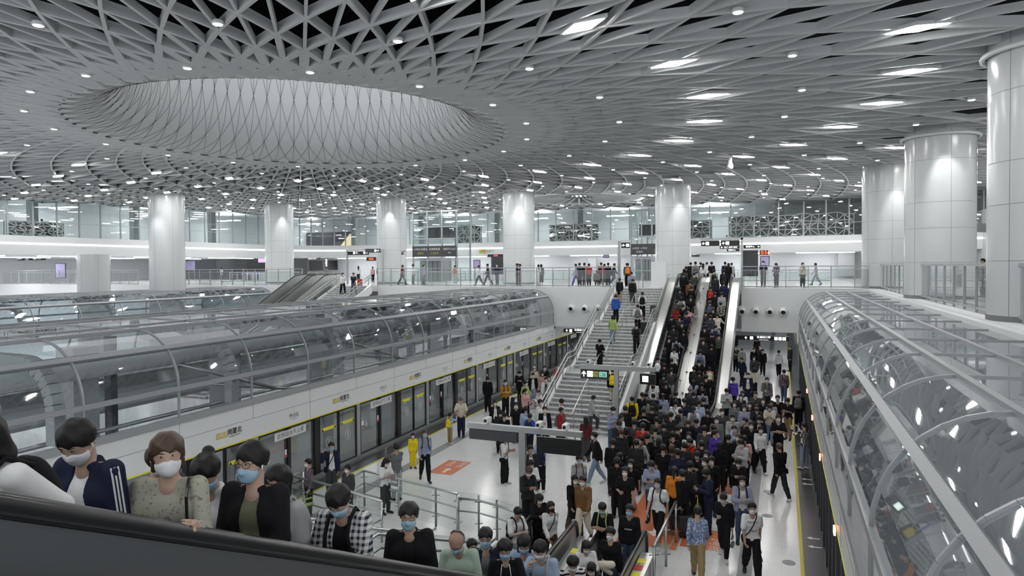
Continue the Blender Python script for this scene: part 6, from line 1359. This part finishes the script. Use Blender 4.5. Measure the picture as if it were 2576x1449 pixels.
def crowd():
    seen_l = {}
    for ln in CROWD.strip().splitlines():
        d, place = ln.split('|'); t = d.split(); zx, zy, zs = ZONES[t[0]]; x, y = zx + float(t[1]) / zs, zy + float(t[2]) / zs
        ex = (t[11] if len(t) > 11 else '').split(',')
        p = place.strip(); p = 'person, ' + p[8:] if p.startswith('person, ') else p
        kw = dict(shoe='w' if 'sw' in ex else 'k')
        h = float(t[6]); inner = {'w': 'k'}.get(t[7].split(':')[1], 'w') if 'open:w' in t[7] or 'open:G' in t[7] else 'w'
        b = person(x, y, t[3], t[4], float(t[5]), h, t[7], t[8], t[9], t[10], ' '.join(ex), p, inner=inner, skin='skin_tan' if len(PEOPLE) % 4 == 1 else 'skin', hcol='hair_grey' if 'grey haired' in p or 'clasped' in p else ('hair_brown' if len(PEOPLE) % 19 == 3 else 'hair_black'), **kw)
        if 'ang' in ex: back_text(b, 'PAM ANGELS', .075, .40, True)
        if 'nov' in ex: chest_text(b, 'NOVO', .085, .40); chest_text(b, 'PIRIT', .08, .20)
        if 'chest print' in p: chest_text(b, 'OCEAN', .05, .33)
        l = b['label']
        if l in seen_l: print('DUP', l)
        seen_l[l] = 1
def chest_text(b, s, size, z):
    g = RIGS['walk']; o = text_obj(s, size, 'print', 'letter_white' if s == 'OCEAN' else 'dark_grey', b, frame(g.T(0, -.152, z), (1, 0, 0), (0, 0, 1)), bold=.01)
def back_text(b, s, size, z, arc):
    g = RIGS['stand']
    for i, ch in enumerate(s):
        if ch == ' ': continue
        u = i - (len(s) - 1) / 2; a = -u * .14; o = text_obj(ch, size, 'print', 'letter_white', b, frame(g.T(-u * .045, .143, z - .004 * u * u), (-math.cos(a), 0, -math.sin(a)), (-math.sin(a) * -1 * -1, 0, math.cos(a))), bold=.01)
crowd()
# luggage on the stairs, beside the queue and on the far stairs
def suitcase(p, rz, m_, lab, hgt=.62, wdt=.42):
    r = empty('suitcase', p, rz, lab, 'suitcase'); m = MB(); m.box(-wdt / 2, -.13, .05, wdt / 2, .13, hgt); m.build('shell', m_, r, bevel=.03)
    m = MB(); [m.tube([(x, .1, hgt - .02), (x, .1, hgt + .3)], .012, 6) for x in (-.12, .12)]; m.tube([(-.12, .1, hgt + .3), (.12, .1, hgt + .3)], .016, 6); m.build('handle', 'steel_dull', r)
    for x in (-wdt / 2 + .05, wdt / 2 - .05): m = MB(); m.tube([(x - .02, 0, .035), (x + .02, 0, .035)], .035, 10); m.build('wheel', 'rubber', r)
    return r
p = ground('s', 1623, 800, .95); suitcase((p.x, p.y, p.z + .02), 0, 'black', 'black suitcase pulled up the stairs behind the grey backpack', .68, .5)
p = ground('s', 1643, 770, .70); st = 5.9 / 39; m = MB(); m.box(p.x - .16, p.y - .16, math.ceil(p.z / st - .02) * st, p.x + .16, p.y + .16, math.ceil(p.z / st - .02) * st + .75); simple('litter_bin', m, 'dark_grey', 'dark grey box shaped bin standing on the stairs by the right handrail', 'bin')
p = ground('f', 905, 700, .7); suitcase((p.x, p.y, p.z + .05), 0, 'red', 'red suitcase carried down the far stairs', .6, .35)
suitcase((-2.42, 18.85, 0), .2, 'black', 'black patterned suitcase beside the blue patterned shirt', .62, .4)
# ================================================================ RIDERS ON THE NEAR ESCALATOR
PAL.update(O=(.13, .135, .085)); NAMES.update(O='olive')
def lane(x, y, X, pose):
    p = atx(x, y, X); z = along(NP, p.y); hb = RIGS.setdefault(pose, rig(**POSES[pose])).hc.z + .118; return Vector((X, p.y, z)), 1.72 * (p.z - z) / hb
def face_details(b, g, brow='hair_black', glasses=False, buds=False, mask='mask_white', loopm='mask_white'):
    H = g.H
    for s in (-1, 1):
        V, F = surf([pr_(H(s * .026, -.0835, .0215), H(s * .038, -.0805, .0215), .0095, .0085, .004, (1, 1.2, 1.15))], .003); e = part_obj('eye', np_mesh('eye', V, F), 'eye_white', b)
        m = MB(); M = frame(H(s * .031, -.0925, .0215), g.Rh @ Vector((1, 0, 0)), g.Rh @ Vector((0, 0, 1))); m.lathe([(.0062, 0), (.005, .0012)], (0, 0, 0), 12).xf(M); q = m.build('iris', 'eye_dark', e); q.matrix_parent_inverse = Matrix()
        m = MB(); m.tube([H(s * .019, -.0915, .026), H(s * .031, -.0935, .0295), H(s * .046, -.085, .026)], .0016, 4); q = m.build('eyelid', brow, b)
        m = MB(); m.tube([H(s * .014, -.095, .041), H(s * .032, -.0945, .046), H(s * .052, -.082, .042)], [.0022, .0032, .0016], 5); m.build('eyebrow', brow, b)
    l = loops(g).build('ear_loop', loopm, b)
    if glasses:
        m = MB()
        for s in (-1, 1):
            m.tube([H(s * .036 + .027 * math.cos(t), -.1025 + .012 * abs(math.cos(t)) * (math.cos(t) * s > 0), .018 + .021 * math.sin(t)) for t in [i * PI / 8 for i in range(16)]], .0018, 5, True); m.tube([H(s * .063, -.091, .024), H(s * .082, -.02, .024), H(s * .084, .03, .012)], .0018, 5)
        m.tube([H(-.009, -.104, .022), H(.009, -.104, .022)], .0018, 5); m.build('glasses', 'black', b)
    if buds:
        for s in (-1, 1): m = MB(); m.tube([H(s * .089, -.004, -.004), H(s * .092, -.012, -.03)], [.007, .004], 6); m.build('earbud', 'mask_white', b)
def rider(x, y, X, pose, rz, top, bot, hair, mask, extra, place, glasses=False, buds=False, inner='w', hcol='hair_black', skin='skin'):
    p, hgt = lane(x, y, X, pose); p.x = X
    b = person(x, y, 'n', pose, 0, hgt, top, bot, hair, mask, extra, place, pos=p, inner=inner, rz=R_(rz), hcol=hcol, skin=skin)
    face_details(b, RIGS[pose], 'hair_grey' if hcol == 'hair_grey' else 'hair_black', glasses, buds); return b
POSES.update(
 H1=dict(lean=.26, lleg=(.1, .05), rleg=(-.1, .1), larm=(-.5, .12, 1.5, .25), rarm=(.2, .14, 1.2, .3), head=-.02),
 H2=dict(lean=.04, lleg=(.1, .1), rleg=(-.05, .05), larm=(.0, .14, .75, .15), rarm=(.35, .16, 1.5, .5), head=.55, yaw=.2),
 H3=dict(lean=.02, lleg=(.05, .05), rleg=(-.05, .05), larm=(.35, .22, 1.72, -.12), rarm=(.3, .14, 1.2, .5), head=.1, yaw=.55, twist=.12, roll=-.05),
 H4=dict(lean=.06, lleg=(.05, .05), rleg=(-.05, .05), larm=(.2, .14, .8, .2), rarm=(.35, .14, 1.3, .4), head=.6, yaw=.3, twist=.1),
 H5=dict(lean=.0, lleg=(.05, .05), rleg=(-.05, .05), larm=(.15, .10, .9, .25), rarm=(.1, .16, .9, .2), head=.06, yaw=.05, twist=.25),
 H6=dict(lean=.0, lleg=(.05, .05), rleg=(-.05, .05), larm=(.0, .14, .3, .1), rarm=(.1, .14, .5, .2), head=.1),
 H7=dict(lean=.06, lleg=(.05, .05), rleg=(-.05, .05), larm=(.3, .14, 1.35, .55), rarm=(.35, .2, 1.5, .6), head=.62, yaw=.12, twist=.12),
 H8=dict(lean=.0, lleg=(.05, .05), rleg=(-.05, .05), larm=(.02, .16, .3, .1), rarm=(.02, .14, .3, .1), head=.08, yaw=.38, twist=.35),
 H9=dict(lean=.08, lleg=(.05, .05), rleg=(-.05, .05), larm=(.25, .2, 1.2, .5), rarm=(.2, .2, 1.0, .3), head=.6, yaw=.1, twist=.3),
 H10=dict(lean=.0, lleg=(.05, .05), rleg=(-.05, .05), larm=(.1, .14, .6, .2), rarm=(.1, .14, .6, .2), head=.1, yaw=.35, twist=.3),
 H11=dict(lean=.1, lleg=(.05, .05), rleg=(-.05, .05), larm=(.6, .3, .5, -.35), rarm=(.1, .2, .6, .2), head=.12, yaw=.3, twist=.3),
 H12=dict(lean=.05, lleg=(.05, .05), rleg=(-.05, .05), larm=(.3, .14, 1.2, .4), rarm=(.3, .14, 1.2, .4), head=.45, yaw=.1),
 H13=dict(lean=.1, lleg=(.05, .05), rleg=(-.05, .05), larm=(.2, .16, .9, .3), rarm=(.8, .3, 2.2, .55), head=.35, yaw=-.3))
NE, FA = -3.40, -3.78
b = rider(40, 1024, NE, 'H1', 0, 'jacket:w', 'pants:k', 'long', 'b', 'pack:k', 'with black backpack riding highest at the left frame edge')
b = rider(225, 1051, FA, 'H2', 8, 'open:n', 'pants:k', 'short', 'w', '', 'with three white sleeve stripes behind the white jacket rider', buds=True)
g = RIGS['H2']; S, E, Wr, f, s = g.arms[0]; out = Vector((.86, -.5, .08)).normalized()
for k in (-1, 0, 1):
    m = MB(); sd = (E - S).cross(out).normalized() * .019 * k
    def srf(p, q, t, r): return p.lerp(q, t) + out * r + sd
    P = [srf(S, E, -.1, .062)] + [srf(S, E, t, .070 - .011 * t) for t in (.15, .4, .65, .9)] + [srf(E, Wr, t, .058 - .012 * t) for t in (.15, .45, .75, .95)]
    for a, c in zip(P, P[1:]): m.bar(a, c, .010, .006, up=out)
    m.build('sleeve_stripe', 'mask_white', b)
b = rider(428, 1090, NE, 'H3', 18, 'long:F1', 'pants:k', 'bob', 'W', '', 'and white mask looking toward the camera on the near escalator', hcol='hair_brown', buds=True)
g = RIGS['H3']; m = MB(); T = g.T; m.tube([T(.12, .1, .30), T(.125, .05, .50), T(.13, -.03, .525), T(.145, -.11, .44), T(.15, -.12, .25), T(.17, -.06, .05)], .010, 6); m.build('bag_strap', 'black', b)
S, E, Wr, f, s = g.arms[0]; m = MB(); u = f.orthogonal().normalized(); v = f.cross(u); m.tube([Wr - f * .03 + (u * math.cos(t) + v * math.sin(t)) * .034 for t in [i * PI / 6 for i in range(12)]], .006, 6, True); m.build('bracelet', 'cloth_navy' if 'cloth_navy' in MATS else 'black', b)
b = rider(538, 1135, FA, 'H4', 10, 'shirt:w', 'pants:k', 'bun', 'b', '', 'under black vest with hair bun, head bowed, on near escalator')
part_obj('vest', np_mesh('vest', *top_mesh(RIGS['H4'], 'vest', .0095)), cloth('k'), b)
b = rider(640, 1117, NE, 'H5', 0, 'open:k', 'pants:k', 'fluffy', 'b', '', 'with glasses over olive t-shirt, biggest rider on near escalator', glasses=True, buds=True, inner='O')
rider(703, 1172, FA, 'H6', 0, 'tee:G', 'pants:k', 'bob', 'w', 'pack:G', 'mostly hidden behind the rider with olive t-shirt')
b = rider(868, 1211, NE, 'H7', 6, 'open:P1', 'pants:k', 'short', 'b', 'pack:k phone:k', 'typing on a phone on the near escalator', inner='k')
rider(1030, 1265, NE, 'H8', 4, 'open:k', 'pants:k', 'short', 'b', '', 'with glasses over black t-shirt on the near escalator', glasses=True, inner='k')
b = rider(1158, 1328, NE, 'H9', 4, 'shirt:s', 'pants:k', 'bald', 'b', '', 'and balding head bowed on the near escalator', hcol='hair_grey', skin='skin_tan')
g = RIGS['H9']; S, E, Wr, f, s = g.arms[0]; o = part_obj('folded_jacket', np_mesh('folded_jacket', *surf([pr_(E + Vector((.03, 0, -.02)), Wr + Vector((.0, 0, -.01)), .075, .06, .03), pr_(E.lerp(Wr, .5) + Vector((.02, 0, -.05)), E.lerp(Wr, .5) + Vector((.02, .02, -.22)), .08, .06, .05, (1, .7, 1))], .012)), cloth('k')); o.matrix_world = Matrix.LocRotScale(b.location, b.rotation_euler, b.scale); tag(o, 'black jacket folded over the arm of the balding rider', 'jacket')
rider(1222, 1328, FA, 'H10', 4, 'open:n', 'pants:k', 'short', 'b', '', 'and glasses over grey shirt behind the balding rider', glasses=True, inner='g')
b = rider(1275, 1353, NE, 'H11', 4, 'shirt:k', 'pants:k', 'fluffy', 'b', '', 'with white collar stripes and glasses reaching for the handrail', glasses=True)
m = MB(); T = RIGS['H11'].T
for s in (-1, 1): m.tube([T(s * .05, -.09, .505), T(s * .062, -.135, .44), T(s * .07, -.148, .37)], .006, 5)
m.build('collar_stripe', 'mask_white', b)
rider(1320, 1340, FA, 'H12', 10, 'open:l', 'pants:k', 'long', 'b', '', 'over striped top with long hair on near escalator', inner='S3')
rider(1365, 1353, NE, 'H13', 8, 'shirt:l', 'pants:k', 'short', 'w', 'pack:G', 'with grey straps touching his mask on the near escalator')
def lanep(x, y, X, pose, face, top, bot, hair, mask, extra, place):
    p, hgt = lane(x, y, X, pose); return person(x, y, 'n', pose, face, min(1.82, hgt), top, bot, hair, mask, extra, place, pos=p)
lanep(1438, 1383, NE, 'phone', 15, 'tee:S1', 'pants:k', 'fluffy', 'w', '', 'with head bowed at the near escalator foot')
lanep(1473, 1358, FA, 'phone', 15, 'sweater:w', 'pants:G', 'long', 'w', 'phone:k', 'with long hair reading a phone on the near escalator')
person(1536, 1326, 'p', 'bag', -15, 1.72, 'long:k', 'pants:d', 'fluffy', 'w', '', 'carrying a beige coat at the near escalator entry')
person(1518, 1396, 'n', 'phone', -10, 1.66, 'long:k', 'pants:k', 'long', 'w', 'tote:t', 'low in the view at the bottom of the near escalator', pos=Vector((-3.4, 12.7, .05)))
o = part_obj('folded_coat', np_mesh('folded_coat', *surf([pr_((-.2, -.36, 1.08), (.12, -.36, 1.12), .07, .08, .05), pr_((-.1, -.38, 1.06), (.1, -.36, .95), .06, .05, .05)], .015)), cloth('c')); o.matrix_world = Matrix.LocRotScale(PEOPLE[-2].location, PEOPLE[-2].rotation_euler, PEOPLE[-2].scale); tag(o, 'beige folded coat held at the near escalator entry', 'coat')
def far_rider(x, y, X, pose, face, top, hair, mask, extra, place):
    p, hgt = lane(x, y, X, pose); return person(x, y, 'n', pose, face, min(1.8, max(1.3, hgt)), top, 'pants:k', hair, mask, extra, place, pos=p)
far_rider(395, 1073, -5.05, 'stand', 20, 'jacket:D', 'short', 'w', '', 'only the hair showing above the floral top rider')
far_rider(830, 1297, -5.2, 'phone', 20, 'open:k', 'long', 'w', 'phone:k', 'with long hair behind the plaid rider')
far_rider(1187, 1352, -5.3, 'stand', 20, 'jacket:K', 'short', 'k', '', 'with black mask behind the balding rider')
# ================================================================ LIGHT AND RENDER SETTINGS
wd = bpy.data.worlds.new('world'); SC.world = wd; wd.use_nodes = True
bg = wd.node_tree.nodes['Background']; bg.inputs[0].default_value = (.93, .97, 1.0, 1); bg.inputs[1].default_value = .62
SC.view_settings.view_transform = 'Standard'; SC.view_settings.look = 'None'; SC.view_settings.exposure = 0.70; SC.view_settings.gamma = 1.0
cy = SC.cycles; cy.max_bounces = 6; cy.diffuse_bounces = 3; cy.glossy_bounces = 3; cy.transmission_bounces = 3; cy.transparent_max_bounces = 20; cy.caustics_reflective = False; cy.caustics_refractive = False
cy.sample_clamp_indirect = 4.0; cy.sample_clamp_direct = 0.0; cy.use_denoising = True
